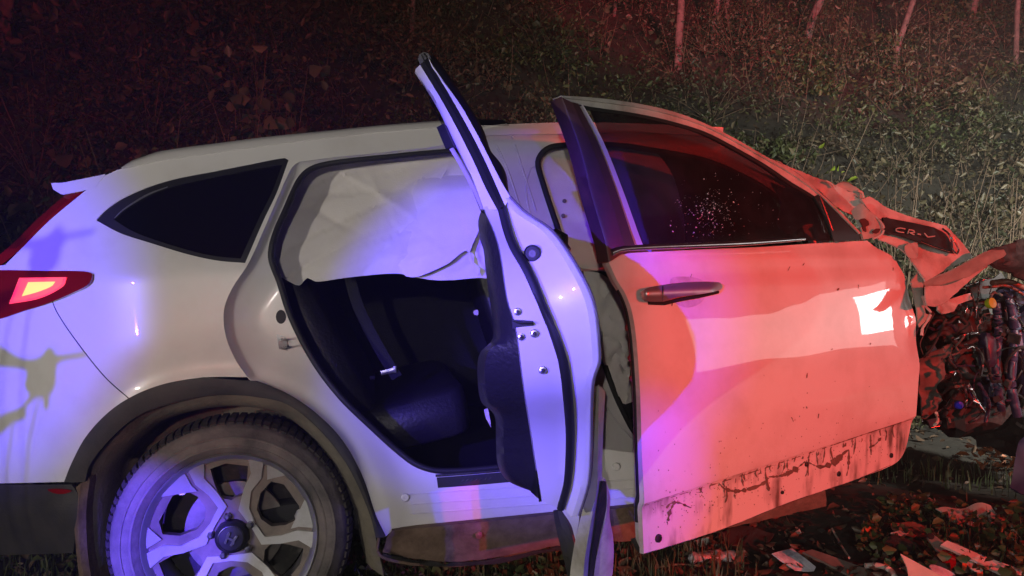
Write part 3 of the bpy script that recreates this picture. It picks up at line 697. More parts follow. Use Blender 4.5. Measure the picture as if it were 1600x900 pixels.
# bent lower skin and torn cladding
def rdp(u, v, d):                       # pixel at a fixed distance from the hinge
    r = ray(u, v); P0 = H + dv * d; return CL + r * ((P0 - CL).dot(dv) / r.dot(dv))
def lowl(L, d0, d1):
    c = cr(L, 6); n = len(c); return [rdp(u, v, d0 + (d1 - d0) * i / (n - 1)) for i, (u, v) in enumerate(c)]
l1 = lowl([(927,606),(924,660),(922,710),(920,755),(912,790),(902,830),(895,865),(890,905),(888,960)], .80, .62)
l2 = lowl([(936,602),(935,660),(934,715),(933,760),(926,800),(919,840),(913,880),(908,960)], .83, .66)
l3 = lowl([(946,611),(943,660),(941,715),(940,752),(934,790),(928,830),(922,870),(916,960)], .78, .60)
loft('bent_skin', [l1, l2, l3], 'paint_dusty', rdoor, n=50, solid=.004, off=-1)
g1 = lowl([(940,752),(934,790),(929,830),(921,880),(914,960)], .74, .6); g2 = lowl([(946,752),(946,790),(938,830),(930,880),(924,960)], .70, .56)
loft('torn_cladding', [g1, g2], 'plastic_dark', rdoor, n=30, solid=.006)
h1 = lowl([(941,745),(948,775),(946,805),(938,840),(930,880),(922,960)], .70, .58); h2 = lowl([(944,748),(952,775),(951,805),(957,840),(958,870),(955,905),(945,960)], .64, .54)
loft('bent_flange', [h1, [(Vector(a) + Vector(b)) / 2 + dv * .012 for a, b in zip(rs(h1, 30), rs(h2, 30))], h2], 'paint_dusty', rdoor, n=30, solid=.004)
c1 = lowl([(866,797),(868,815),(876,850),(886,890),(896,940)], .60, .56); c2 = lowl([(878,795),(890,825),(897,850),(902,890),(906,940)], .62, .58)
loft('door_cladding', [c1, [(Vector(a) + Vector(b)) / 2 + dv * .01 for a, b in zip(rs(c1, 20), rs(c2, 20))], c2], 'cladding', rdoor, n=20, solid=.006)
b1 = lowl([(871,789),(880,800),(893,820),(899,840)], .62, .62); b2 = lowl([(905,800),(905,815),(902,830),(900,845)], .66, .62)
loft('lower_flange', [b1, b2], 'paint', rdoor, n=12, solid=.003)

# ------------------------------------------------------------------ front door, partly open
FH = on(1438, 600); FHX = FH.x; FH = Vector((FHX, .0, 0))
FA = R(24)
fd = Vector((-math.cos(FA), -math.sin(FA), 0)); fn_ = Vector((math.sin(FA), -math.cos(FA), 0))
def ftz(z):
    t = -.03 * sst(.75, 1.2, z); s = z - 1.16
    if s > 0: t -= .30 * s * s / (s + .05)
    if z < .62: t -= .10 * (.62 - z)
    return t
def fdo(u, v, off=0.0):                 # pixel to front door skin, off = metres outwards
    r = ray(u, v); t0 = 0
    for _ in range(9):
        P0 = FH + fn_ * (t0 + off); k = (P0 - CL).dot(fn_) / r.dot(fn_); p = CL + r * k; t0 = ftz(p.z)
    P0 = FH + fn_ * (t0 + off); return CL + r * ((P0 - CL).dot(fn_) / r.dot(fn_))
def mudline(u): return 788 + (652 - 788) * (u - 1007) / (1432 - 1007.0)
def fskin(u, v):
    p = fdo(u, v); o = 0
    dl = v - mudline(u)
    o -= .010 * sst(-3, 5, dl)
    o -= .020 * sst(405, 384, v) ** 2
    sw = 415 + .06 * (1440 - u)
    o -= .008 * sst(sw + 14, sw - 6, v)
    q = p * 3.0
    o += .0022 * noise.noise(q) + .0006 * noise.noise(q * 2.7)
    o -= .02 * sst(1400, 1440, u) * sst(620, 480, v) * (.5 + noise.noise(p * 9))
    return p + fn_ * o
FP = [(954,410,'c'),(966,400),(988,395,'c'),(1100,389),(1197,385),(1290,379),(1366,375,'c'),(1382,388),(1404,408),(1421,452),(1432,508),(1439,563),(1435,602),(1427,658),(1418,704),(1404,724),(1349,747),(1238,786),(1127,830),(1010,867,'c'),(1008,820),(1006,791,'c'),(1003,713),(1000,613),(994,530),(985,480),(968,441)]
UP = [p for p in FP if p[1] <= mudline(p[0]) + 4]
fdoor = empty('front_door'); fdoor.parent = car
upo = FP[:13] + [(1431,650,'c')] + [(u, mudline(u)) for u in range(1400, 1010, -40)] + [(1007,788,'c')] + FP[22:]
lwo = [(1431,650,'c'),(1427,665)] + FP[14:20] + [(1008,820),(1007,788,'c')] + [(u, mudline(u)) for u in range(1040, 1431, 40)]
# hand-tuned split of the skin along the mud line
panel('outer_skin', upo, fskin, 'paint_door', fdoor, sp=10, solid=.004, step=6)
panel('lower_skin', lwo, lambda u, v: fskin(u, v), 'paint_streaked', fdoor, sp=8, solid=.004, step=6)
edge = cr([(954,410),(968,441),(985,480),(994,530),(1000,613),(1003,713),(1006,791),(1008,830),(1010,867)], 8)
eo = [fskin(u, v) for u, v in edge]
loft('shut_face', [eo, [p - fn_ * .012 + fd * .004 for p in eo], [p - fn_ * .022 - fd * .012 for p in eo], [p - fn_ * .050 - fd * .018 for p in eo], [p - fn_ * .056 - fd * .07 for p in eo]], 'paint_dusty', fdoor, n=60, autos=30)
tube('weatherstrip', [p - fn_ * .055 - fd * .002 for p in rs_pts] if False else [Vector(p) - fn_ * .030 - fd * .010 for p in rs(eo, 40)[4:-4]], .007, 'rubber', fdoor, 8)
for i in (14, 20, 24):
    p = Vector(rs(eo, 60)[i]) - fn_ * .044 - fd * .014
    lathe('bolt', [(.008, -.004), (.008, .004), (.0001, .007)], p, fd, 'steel', fdoor, 10)
bot = [fskin(u, v) for u, v in cr([(1010,867),(1127,830),(1238,786),(1349,747),(1404,724)], 10)]
loft('bottom_flange', [bot, [p - fn_ * .03 + Vector((0, 0, .004)) for p in bot], [p - fn_ * .05 + Vector((0, 0, .03)) for p in bot]], 'plastic_dark', fdoor, n=30, solid=.002)
inn = [(1012,405,'c'),(1366,380,'c'),(1430,560),(1410,712,'c'),(1042,838,'c'),(1030,600)]
panel('inner_trim', inn, lambda u, v: fdo(u, v, -.12), 'interior', fdoor, sp=24, solid=.02)
# window
GP = [(921,167,'c'),(995,178),(1049,190),(1103,207),(1150,231),(1197,258),(1238,286),(1272,306,'c'),(1290,340),(1304,376,'c'),(1164,378),(1004,386,'c'),(971,292),(941,218)]
panel('window_glass', GP, lambda u, v: fdo(u, v, -.012), 'dusty_sheen_glass', fdoor, sp=16, solid=.003)
TO = cr([(877,150),(927,153),(995,162),(1049,174),(1096,191),(1147,216),(1197,245),(1241,268),(1282,302),(1312,330),(1345,364)], 8)
TI = cr([(878,157),(921,166),(995,177),(1049,189),(1103,206),(1150,230),(1197,257),(1238,285),(1275,308),(1306,340),(1334,368)], 8)
to, ti = rs([fdo(u, v, .0) for u, v in TO], 60), rs([fdo(u, v, -.004) for u, v in TI], 60)
fnn = np.array(fn_)
mid1, mid2 = to * .62 + ti * .38, to * .40 + ti * .60
loft('window_frame', [to - fnn * .04, to, mid1 + fnn * .004, mid1 - fnn * .004, mid2 - fnn * .002, ti, ti - fnn * .03], 'paint_dusty', fdoor, n=60, solid=.002, autos=35)
loft('glass_seal', [ti - fnn * .002, ti + np.array([0, 0, -.010]) - fnn * .008], 'rubber', fdoor, n=60, solid=.003)
PL = cr([(877,152),(904,224),(927,309),(948,380),(953,409)], 8)
PM = cr([(893,160),(924,228),(950,300),(972,372),(978,392)], 8)
PQ = cr([(911,164),(941,218),(971,292),(1000,372),(1005,384)], 8)
plf, pmf, pqf = (rs([fdo(u, v, o) for u, v in q], 30) for q, o in ((PL, 0), (PM, .004), (PQ, -.004)))
loft('pillar_applique', [plf - fnn * .05, plf - fnn * .004, plf + (pmf - plf) * .1, pmf], 'applique_red_lit', fdoor, n=30, solid=.003)
qq = pmf * .45 + pqf * .55
loft('pillar_red_lit_band', [pmf, qq], 'applique_red_lit', fdoor, n=30, solid=.003)  # band of the trim under red light, the red is in its colour
loft('glass_run', [qq, (qq + pqf) / 2 - fnn * .008, pqf], 'headliner', fdoor, n=30, solid=.003)
bt = rs([fdo(u, v, .006) for u, v in cr([(955,389),(971,384),(1164,376),(1258,370.5)], 8)], 30); bb = rs([fdo(u, v, .006) for u, v in cr([(958,400),(974,393),(1164,384),(1258,376)], 8)], 30)
loft('belt_moulding', [bt - fnn * .012, bt, (bt + bb) / 2 + fnn * .004, bb, bb - fnn * .012], 'chrome', fdoor, n=30)
SAIL = [(1272,307,'c'),(1284,303),(1312,330),(1340,360),(1346,374,'c'),(1304,378,'c'),(1290,340)]
panel('mirror_sail', SAIL, lambda u, v: fdo(u, v, -.002), 'black_trim', fdoor, sp=8, solid=.006)
tube('sail_line', [fdo(u, v, .003) for u, v in ((1281,306),(1292,335),(1301,360))], .002, 'chrome', fdoor, 5)
# handle: chrome grip with end cap over a scooped recess
HT = [(1000,456,'c'),(1015,449),(1060,442),(1100,440),(1124,441,'c'),(1129,446),(1127,452),(1110,457),(1085,461),(1060,464),(1035,471),(1012,471),(1005,468,'c')]
def hp(u, v):
    s = sst(998, 1012, u) * sst(1131, 1112, u); cv = 456 + (1065 - u) * .045
    b = max(0, 1 - ((v - cv) / 13) ** 2)
    return fdo(u, v, .012 + .026 * s * (.4 + .6 * b))
hd = panel('door_handle', HT, hp, 'alloy', fdoor, sp=4, solid=.012, step=4)
panel('handle_recess', [(1050,436),(1075,432),(1098,437),(1104,448),(1098,470),(1080,480),(1062,478),(1050,466)], lambda u, v: fskin(u, v) + fn_ * (.0015 - .003 * max(0, 1 - math.hypot((u - 1077) / 28, (v - 457) / 24))), 'paint_dusty', hd, sp=5, solid=.0)
tube('handle_ring', [hp(1035, v) + fn_ * .002 for v in (447, 452, 458, 464, 470)], .0016, 'steel', hd, 6)
tube('handle_shadow_gap', [fskin(u, v) + fn_ * .004 for u, v in ((1012,473),(1036,474),(1060,468),(1090,463),(1120,456))], .006, 'rubber', hd, 6)
# clips and scratches on the lower skin
for u, v, r in ((1032, 842, .012), (1396, 712, .009), (1314, 741, .009), (1264, 726, .008), (1226, 770, .006)):
    lathe('clip_hole', [(r, -.002), (r, .004), (r * .6, .005), (r * .55, .001), (.0001, .001)], fskin(u, v), fn_, 'rubber', fdoor, 12)
def smear(name, L, w, parent, place, mat_='mud', rough=1.5):
    c = cr(L, 2.5); n = len(c); a = []; b = []
    for i, (u, v) in enumerate(c):
        k = w * (.25 + .75 * math.sin(math.pi * (i + .4) / n)) * max(.08, .75 + rough * noise.noise(Vector((u * .22, v * .22, w))) + .5 * rough * noise.noise(Vector((u * .7, v * .7, w))))
        j = min(n - 1, i + 1); j0 = max(0, j - 1)
        tx, ty = c[j][0] - c[j0][0], c[j][1] - c[j0][1]; l = math.hypot(tx, ty) + 1e-6
        a.append((u - ty / l * k, v + tx / l * k)); b.append((u + ty / l * k, v - tx / l * k))
    return loft(name, [[place(*p) for p in a], [place(*p) for p in b]], mat_, parent, resample=False, solid=.0012, off=1)
fs2 = lambda u, v: fskin(u, v) + fn_ * .0012
mudsm = [([(1010,790),(1060,775),(1120,757),(1180,738),(1240,718),(1300,697),(1360,676),(1425,655)], .9),
 ([(1128,757),(1135,764),(1150,768),(1170,766),(1195,757),(1205,748)], 3.2), ([(1205,746),(1225,744),(1245,735),(1262,722)], 3.0),
 ([(1268,724),(1285,730),(1305,724),(1325,706),(1330,703)], 3.4), ([(1200,742),(1202,752),(1205,768)], 3.0), ([(1045,795),(1050,788),(1062,786),(1080,793)], 2.2),
 ([(1047,815),(1050,800),(1056,788)], 3.0), ([(1362,700),(1372,694),(1380,684)], 2.4), ([(1138,760),(1139,778),(1136,786)], 1.2), ([(1066,786),(1075,791),(1083,794)], 1.6),
 ([(1264,720),(1266,735),(1262,745)], 1.6), ([(1150,768),(1152,780)], 1.2), ([(1330,704),(1329,730),(1326,744)], 1.3)]
for k in range(34):
    u = 1085 + k * 9.6 + random.uniform(-6, 6); v = mudline(u) + 2
    mudsm.append(([(u, v), (u + random.uniform(-3, 3), v + 8), (u + random.uniform(-3, 3), v + random.choice((9, 12, 16, 24, 32)) * random.uniform(.7, 1.2))], random.uniform(.4, 1.2)))
for L, w in mudsm: smear('mud_smear', L, w, fdoor, fs2)
for k in range(14):                     # dirt flecks and thin scratches on the door
    u = random.uniform(1040, 1400); v = random.uniform(410, 700)
    if v > mudline(u) - 10: continue
    a = random.uniform(1.0, 2.4); L = random.uniform(2, 8)
    smear('dirt_fleck', [(u, v), (u + L * math.cos(a) * .5, v + L * .5), (u + L * math.cos(a), v + L)], random.uniform(.4, .8), fdoor, fs2)
V = []; Fc = []                         # fine mud spatter
for k in range(420):
    u = random.uniform(1020, 1420); v = mudline(u) + abs(random.gauss(0, 30)) * random.choice((1, 1, 1, -1.6)) + 4
    if v > 868 - (u - 1010) * .365 - 4 or v < 420: continue
    c = fs2(u, v); r = random.uniform(.0006, .0022); b = len(V); a0_ = random.random() * 6
    ex = Vector((0, 0, 1)); ey = fn_.cross(ex)
    for q in range(6): V.append(c + (ex * math.sin(a0_ + q * 1.047) * random.uniform(.6, 1.5) + ey * math.cos(a0_ + q * 1.047)) * r)
    Fc.append(tuple(range(b, b + 6)))
mk('mud_spatter', V, Fc, 'mud', fdoor, smooth=False)['kind'] = 'stuff'
# glass crumbs stuck to the pane
V = []; Fc = []
for k in range(330):
    if k < 220: u = random.gauss(1112, 26); v = random.gauss(333, 20)
    elif k < 290: u = random.gauss(1108, 9); v = random.gauss(322, 22)
    else: u = random.uniform(1060, 1260); v = random.uniform(270, 372)
    if v > 372: continue
    s = random.choice((.0007, .001, .0013, .0022)) * random.uniform(.7, 1.2); c = fdo(u, v, -.0095); b = len(V)
    for q in range(4):
        V.append(c + Vector((random.uniform(-s, s), random.uniform(-s, s), random.uniform(-s, s)) ) * 1.3)
    Fc += [(b, b+1, b+2), (b, b+2, b+3), (b, b+3, b+1), (b+1, b+3, b+2)]
mat('crumb', (.8, .82, .85), .1, spec=.9)
mk('glass_crumbs', V, Fc, 'crumb', fdoor, smooth=False)['kind'] = 'stuff'
# dashboard air bag seen through the tinted pane
mat('bag_grey', (.62, .65, .74), .8, base2=(.22, .22, .28), vscale=9, thr=(.42, .6), bump=.4, bscale=40)
panel('front_airbag', [(1205,285,'c'),(1245,300),(1275,315),(1288,345),(1255,352),(1235,366),(1215,352),(1222,320)], lambda u, v: fdo(u, v, -.05), 'bag_grey', car, sp=6, solid=.004, disp=crumple(.014, 14, 4))

# ------------------------------------------------------------------ crumpled front end
fe = empty('front_end'); fe.parent = car
def fy(y0, sx=0, sy=0, u0=1450, v0=420):   # plate tilted in depth
    return lambda u, v: at(u, v, y0 + sx * (u - u0) / 400 + sy * (v - v0) / 400)
def jit(a, s, seed): return crumple(a, s, seed)
panel('windscreen_pillar', [(1205,248,'c'),(1245,266),(1292,283,'c'),(1320,296),(1346,306),(1350,318),(1345,332),(1330,336),(1305,322),(1282,302),(1241,268)], fy(.05, -.25, .3, 1270, 290), 'paint_dusty', fe, sp=7, solid=.006, disp=jit(.012, 14, 1))
panel('bent_hinge', [(1306,289),(1318,285),(1334,290),(1346,300),(1349,309),(1344,311),(1330,300),(1312,296)], fy(.02, -.2, .2, 1330, 300), 'paint_bare', fe, sp=5, solid=.008, disp=jit(.008, 20, 2))
tube('bright_edge', [at(u, v, .0) for u, v in cr([(1340,298),(1347,301),(1349,309)], 3)], .004, 'shard', fe, 6)
tube('bright_edge', [at(u, v, .02) for u, v in cr([(1291,283),(1298,286),(1304,292)], 3)], .003, 'shard', fe, 6)
mir = panel('mirror_base', [(1330,330,'c'),(1345,318),(1358,330),(1374,344),(1380,356),(1377,366),(1362,372),(1348,374,'c'),(1344,362),(1336,345)], lambda u, v: at(u, v, -.05 - .03 * math.sin(min(3.1, max(0, (u - 1330) / 50 * 3.1)))), 'paint_bare', fe, sp=5, solid=.01, disp=jit(.006, 22, 3))
panel('broken_hole', [(1343,344),(1350,341),(1357,346),(1358,352),(1353,354),(1354,362),(1349,360),(1347,352)], lambda u, v: at(u, v, -.095), 'rubber', mir, sp=4, solid=.003, step=3)
panel('broken_hole', [(1363,362),(1370,357),(1376,358),(1370,365)], lambda u, v: at(u, v, -.090), 'rubber', mir, sp=4, solid=.003, step=3)
tube('mirror_rim', [at(u, v, -.07) for u, v in cr([(1358,330),(1374,344),(1381,356),(1377,367),(1364,373)], 4)], .004, 'paint_dusty', mir, 6)
bon = panel('bonnet_corner', [(1343,312,'c'),(1358,307,'c'),(1400,330),(1436,342),(1478,353,'c'),(1486,361),(1519,402,'c'),(1490,416),(1444,440,'c'),(1436,424),(1411,392),(1385,378),(1370,370),(1372,342,'c')], fy(.02, .28, -.3, 1440, 370), 'paint_dusty', fe, sp=7, solid=.006, disp=jit(.010, 8, 4))
IN = [(1376,340,'c'),(1400,344),(1436,351),(1461,358),(1478,370),(1490,396,'c'),(1478,394),(1436,379),(1400,368),(1380,364,'c')]
inset = panel('dark_inset', IN, lambda u, v: fy(-.002, .28, -.3, 1440, 370)(u, v) - Vector((0, .012, 0)), 'black_trim', bon, sp=7, solid=.006, disp=jit(.004, 8, 4))
ipl = lambda u, v: fy(-.002, .28, -.3, 1440, 370)(u, v) - Vector((0, .022, 0))
def stroke(L, r=.0022): tube('letter', [ipl(u, v) for u, v in cr(L, 2)], r, 'text_red', inset, 6)
stroke([(1408,358.5),(1400,357),(1394,358.5),(1394,361),(1399,363),(1406,364)])
stroke([(1412,365.5),(1414,359.5,'c'),(1421,361),(1423,363.5),(1415,364,'c'),(1422,367.5)])
stroke([(1427,366),(1432,367)])
stroke([(1438,365,'c'),(1443,371,'c'),(1454,369.5)])
tube('chrome_ring', [ipl(u, v) for u, v in cr([(1466,358),(1476,366),(1480,376),(1482,390),(1488,397),(1491,391),(1486,380),(1482,370)], 4)], .0035, 'chrome', bon, 6)
tube('chrome_strip', [ipl(u, v) for u, v in cr([(1433,377),(1455,386),(1478,393)], 4)], .003, 'chrome', bon, 6)
panel('bare_patch', [(1410,384),(1420,380),(1432,380),(1432,395),(1428,404),(1416,402)], lambda u, v: fy(0, .28, -.3, 1440, 370)(u, v) - Vector((0, .012, 0)), 'paint_bare', bon, sp=5, solid=.002, disp=jit(.010, 8, 4))
panel('fender_fold', [(1442,441,'c'),(1480,426),(1520,405),(1545,393),(1569,391,'c'),(1572,397),(1556,407),(1520,428),(1480,446),(1446,449,'c')], fy(-.02, .3, .9, 1500, 420), 'paint_bare', fe, sp=6, solid=.005, disp=jit(.008, 12, 5))
panel('fender_fold', [(1444,447,'c'),(1480,445),(1520,427),(1556,408,'c'),(1540,418),(1505,447),(1470,477),(1448,476,'c')], fy(.0, .3, -.9, 1500, 440), 'paint_dusty', fe, sp=6, solid=.005, disp=jit(.008, 12, 6))
panel('fender_edge', [(1424,440,'c'),(1438,423),(1442,425),(1443,470),(1447,490),(1452,492),(1444,505),(1438,512),(1432,480)], fy(-.01, .2, .1), 'paint_bare', fe, sp=5, solid=.006, disp=jit(.008, 16, 7))
tube('torn_edge', [at(u, v, -.02) for u, v in cr([(1442,462),(1446,478),(1454,488),(1450,500),(1442,512),(1440,524)], 4)], [.004 + .002 * random.random() for _ in range(200)][:len(cr([(1442,462),(1446,478),(1454,488),(1450,500),(1442,512),(1440,524)], 4))], 'paint_dusty', fe, 6)
panel('red_bracket', [(1465,478),(1500,462),(1520,458),(1522,466),(1498,476),(1490,486),(1470,490)], fy(.15, .1, -.4), 'paint_dusty', fe, sp=6, solid=.006, disp=jit(.01, 16, 8))
panel('rag', [(1535,395),(1560,385),(1600,372),(1640,372),(1640,430),(1600,440),(1570,425),(1545,412)], fy(.10, .35, -.5, 1540, 400), 'plastic_dark', fe, sp=7, solid=.01, disp=jit(.04, 9, 9))
# engine bay mass: dark crushed parts
def lump(name, u, v, y, ru, rv, ry, mat_, seed, amp=.35, parent=fe):
    c = at(u, v, y); k = (CARM @ c).y / F
    sx, sz = ru * k, rv * k; V = []; Fc = []; nu, nvv = 18, 12
    for j in range(nvv + 1):
        th = math.pi * j / nvv - math.pi / 2
        for i in range(nu):
            ph = 2 * math.pi * i / nu
            d = Vector((math.cos(th) * math.cos(ph), math.cos(th) * math.sin(ph), math.sin(th)))
            e = [math.copysign(abs(q) ** .6, q) for q in d]
            n_ = 1 + amp * noise.noise(d * 2.2 + Vector((seed, seed, 0))) + amp * .5 * noise.noise(d * 5 + Vector((0, seed, 0)))
            V.append(c + Vector((e[0] * sx, e[1] * ry, e[2] * sz)) * n_)
    for j in range(nvv):
        for i in range(nu): Fc.append((j*nu+i, j*nu+(i+1) % nu, (j+1)*nu+(i+1) % nu, (j+1)*nu+i))
    return mk(name, V, Fc, mat_, parent, autos=28)
lump('engine_block', 1520, 560, .55, 75, 110, .22, 'plastic_dark', 1)
lump('engine_cover', 1480, 500, .40, 40, 28, .12, 'plastic_dark', 2)
lump('gearbox', 1480, 620, .45, 42, 45, .15, 'plastic_dark', 3)
lump('air_box', 1585, 540, .35, 30, 85, .12, 'plastic_blue', 4, .25)
lump('fluid_tank', 1542, 548, .20, 10, 27, .03, 'plastic_blue', 5, .2)
lump('mount', 1600, 640, .5, 60, 60, .2, 'plastic_dark', 6)
lump('fluid_bottle', 1545, 612, .26, 9, 22, .03, 'plastic_blue', 8, .3)
panel('inner_fender', [(1442,560),(1470,545),(1490,538),(1488,560),(1478,565),(1474,590),(1462,600),(1468,625),(1450,650),(1440,655),(1438,600)], fy(.12, .1, .2), 'plastic_grey', fe, sp=6, solid=.006, disp=jit(.02, 12, 11))
lathe('filler_cap', [(.018, -.01), (.022, 0), (.020, .012), (.0001, .014)], at(1547, 474, .12), (0.2, -1, .2), 'cap_yellow', fe, 16)
lathe('blue_cap', [(.014, -.01), (.016, 0), (.014, .010), (.0001, .012)], at(1498, 633, .16), (0, -1, .1), 'cap_blue', fe, 14)
bits = [([(1507,448),(1520,443),(1548,434)], .004, 'chrome', .12), ([(1531,437),(1528,465),(1524,497)], .003, 'steel', .10), ([(1537,449),(1552,448),(1570,446),(1586,452),(1598,460)], .006, 'copper', .14), ([(1550,442),(1575,440),(1600,450),(1620,462)], .012, 'copper', .22),
 ([(1584,466),(1590,478),(1592,492)], .004, 'chrome', .16), ([(1592,498),(1600,512)], .006, 'steel', .14), ([(1489,531),(1505,524),(1512,521)], .005, 'steel', .12), ([(1518,521),(1526,520)], .006, 'chrome', .12),
 ([(1511,599),(1520,615),(1527,630),(1537,644)], .009, 'chrome', .08), ([(1508,603),(1510,620),(1509,636)], .005, 'steel', .08), ([(1494,604),(1508,602)], .006, 'copper', .1), ([(1484,582),(1493,580),(1489,586)], .006, 'chrome', .1), ([(1512,545),(1520,541),(1525,545)], .005, 'steel', .1),
 ([(1516,492),(1519,480),(1517,488)], .004, 'chrome', .12), ([(1498,482),(1501,476)], .004, 'chrome', .12), ([(1511,478),(1509,488)], .003, 'chrome', .12), ([(1531,500),(1536,493)], .003, 'steel', .14), ([(1546,460),(1550,446)], .002, 'steel', .12), ([(1571,480),(1573,500)], .004, 'steel', .2), ([(1573,515),(1573,520)], .005, 'steel', .2),
 ([(1441,650),(1441,658)], .003, 'chrome', .08), ([(1463,645),(1465,658),(1460,665)], .006, 'shard', .08), ([(1470,658),(1469,662)], .004, 'steel', .08), ([(1455,508),(1465,500),(1480,505),(1495,495),(1510,505)], .010, 'rubber', .16), ([(1450,530),(1475,520),(1500,540),(1525,530)], .012, 'plastic_dark', .18),
 ([(1556,470),(1560,520),(1556,580),(1565,640)], .016, 'plastic_blue', .2), ([(1575,460),(1585,520),(1580,600),(1590,650)], .018, 'plastic_blue', .22), ([(1480,560),(1500,590),(1490,620),(1475,650)], .008, 'rubber', .12), ([(1530,600),(1545,630),(1540,660)], .008, 'plastic_blue', .14), ([(1572,626),(1580,625)], .006, 'plastic_blue', .1)]
for L, r, m_, y in bits:
    tube('pipe' if len(L) > 3 else 'metal_bit', [at(u, v, y + (.03 if r < .01 else .006) * noise.noise(Vector((u * .1, v * .1, 0)))) for u, v in cr(L, 4)], r, m_, fe, 8)
for k in range(44):                     # torn wiring and hoses
    u = random.uniform(1446, 1610); v = random.uniform(430, 640); y = random.uniform(.10, .30); a = random.uniform(0, 6.28); L = [(u, v)]
    for q in range(4): a += random.gauss(0, .8); L.append((L[-1][0] + 14 * math.cos(a), L[-1][1] + 14 * math.sin(a) + 4))
    tube('wire', [at(p[0], p[1], y + .02 * math.sin(i_ * .5 + k)) for i_, p in enumerate(cr(L, 4))], random.choice((.0018, .0025, .004, .006)), random.choice(['rubber', 'rubber', 'plastic_dark', 'plastic_grey', 'steel', 'plastic_blue']), fe, 6)
for k in range(46):                     # small crushed brackets and clips
    u = random.uniform(1446, 1600); v = random.uniform(480, 665); y = random.uniform(.15, .34)
    c = at(u, v, y); s = random.uniform(.006, .026)
    rot = Matrix.Rotation(random.uniform(0, 3), 3, 'X') @ Matrix.Rotation(random.uniform(0, 3), 3, 'Z')
    box('bracket', c - Vector((s, s * random.uniform(.2, .7), s * random.uniform(.3, 1.2))), c + Vector((s, s * .4, s * .8)), random.choice(['plastic_dark', 'plastic_dark', 'rubber', 'plastic_dark', 'plastic_grey', 'steel', 'brake']), fe, .002, rot)

# dashboard and windscreen header keep the cabin closed towards the front
cushion('dashboard', x1 - .28, .93, .98, .26, .72, .16, 'interior', cab, 0)
wb = [Vector((x1 + .02, y, 1.10)) for y in np.linspace(.12, 1.72, 12)]; wt = [Vector((on(1130, 200).x - .02, y, on(1130, 200).z + .02)) for y in np.linspace(.30, 1.54, 12)]
loft('windscreen', [wb, [(a + b) / 2 + Vector((.05, 0, .03)) for a, b in zip(wb, wt)], wt], 'tinted_glass', car, n=12, solid=.004)

# ------------------------------------------------------------------ bank vegetation
def leaves(name, P, size, mat_, flat=.0, aspect=.5, parent=None, up=.3, curl=.25):
    """P (n,3) leaf centres, one folded four-corner leaf each"""
    P = P[:, :3]; n = len(P); size = np.broadcast_to(size, (n,))
    d = np.random.normal(size=(n, 3)); d[:, 2] = d[:, 2] * (1 - flat) + up * np.random.rand(n) - up * .5
    d /= np.linalg.norm(d, axis=1)[:, None]
    q = np.random.normal(size=(n, 3)); s = np.cross(d, q); s /= np.linalg.norm(s, axis=1)[:, None] + 1e-9
    w = np.cross(s, d); L = size[:, None]
    V = np.empty((n, 6, 3))
    V[:, 0] = P - d * L * .5; V[:, 3] = P + d * L * .5 - w * L * curl * .6
    V[:, 1] = P - d * L * .12 + s * L * aspect * .5 + w * L * curl * .5; V[:, 5] = P - d * L * .12 - s * L * aspect * .5 + w * L * curl * .5
    V[:, 2] = P + d * L * .22 + s * L * aspect * .36 + w * L * curl * .3; V[:, 4] = P + d * L * .22 - s * L * aspect * .36 + w * L * curl * .3
    me = bpy.data.meshes.new(name); me.vertices.add(n * 6); me.vertices.foreach_set('co', V.reshape(-1))
    b = (np.arange(n) * 6)[:, None]
    idx = np.concatenate([b + np.array([[0, 1, 2, 3]]), b + np.array([[0, 3, 4, 5]])], 1).reshape(-1)
    me.loops.add(n * 8); me.loops.foreach_set('vertex_index', idx.astype(np.int32))
    me.polygons.add(n * 2); me.polygons.foreach_set('loop_start', (np.arange(n * 2) * 4).astype(np.int32))
    me.update(calc_edges=True); me.validate(); me.materials.append(M[mat_])
    o = bpy.data.objects.new(name, me); COL.objects.link(o)
    if parent: o.parent = parent
    return o
def blades(name, P, h, mat_, w=.006, lean=.45, parent=None):
    n = len(P); h = np.broadcast_to(h, (n,))
    a = np.random.rand(n) * 2 * np.pi; ln = np.random.rand(n) * lean; b = np.random.rand(n) * 2 * np.pi
    t = np.stack([np.cos(a), np.sin(a), np.zeros(n)], 1); s = np.stack([np.cos(b), np.sin(b), np.zeros(n)], 1) * w
    z = np.array([0, 0, 1.0]); H_ = h[:, None]; l = ln[:, None]
    V = np.empty((n, 5, 3)); V[:, 0] = P - s; V[:, 1] = P + s
    V[:, 2] = P + z * H_ * .6 + t * H_ * l * .35 + s * .7; V[:, 3] = P + z * H_ * .6 + t * H_ * l * .35 - s * .7; V[:, 4] = P + z * H_ * (1 - .3 * l) + t * H_ * l
    me = bpy.data.meshes.new(name); me.vertices.add(n * 5); me.vertices.foreach_set('co', V.reshape(-1))
    bb = (np.arange(n) * 5)[:, None]
    li = np.concatenate([bb + np.array([[0, 1, 2, 3]]), bb + np.array([[3, 2, 4]])], 1).reshape(-1)
    me.loops.add(n * 7); me.loops.foreach_set('vertex_index', li.astype(np.int32))
    me.polygons.add(n * 2); me.polygons.foreach_set('loop_start', np.stack([np.arange(n) * 7, np.arange(n) * 7 + 4], 1).reshape(-1).astype(np.int32))
    me.update(calc_edges=True); me.validate(); me.materials.append(M[mat_])
    o = bpy.data.objects.new(name, me); COL.objects.link(o)
    if parent: o.parent = parent
    return o
def sticks(name, segs, mat_, parent=None):
    V = []; Fc = []
    for pts, r in segs:
        v, f = tube_data(pts, [r * (1 - .7 * i / max(1, len(pts) - 1)) for i in range(len(pts))], 4)
        b = len(V); V += v; Fc += [tuple(b + i for i in q) for q in f]
    return mk(name, V, Fc, mat_, parent)
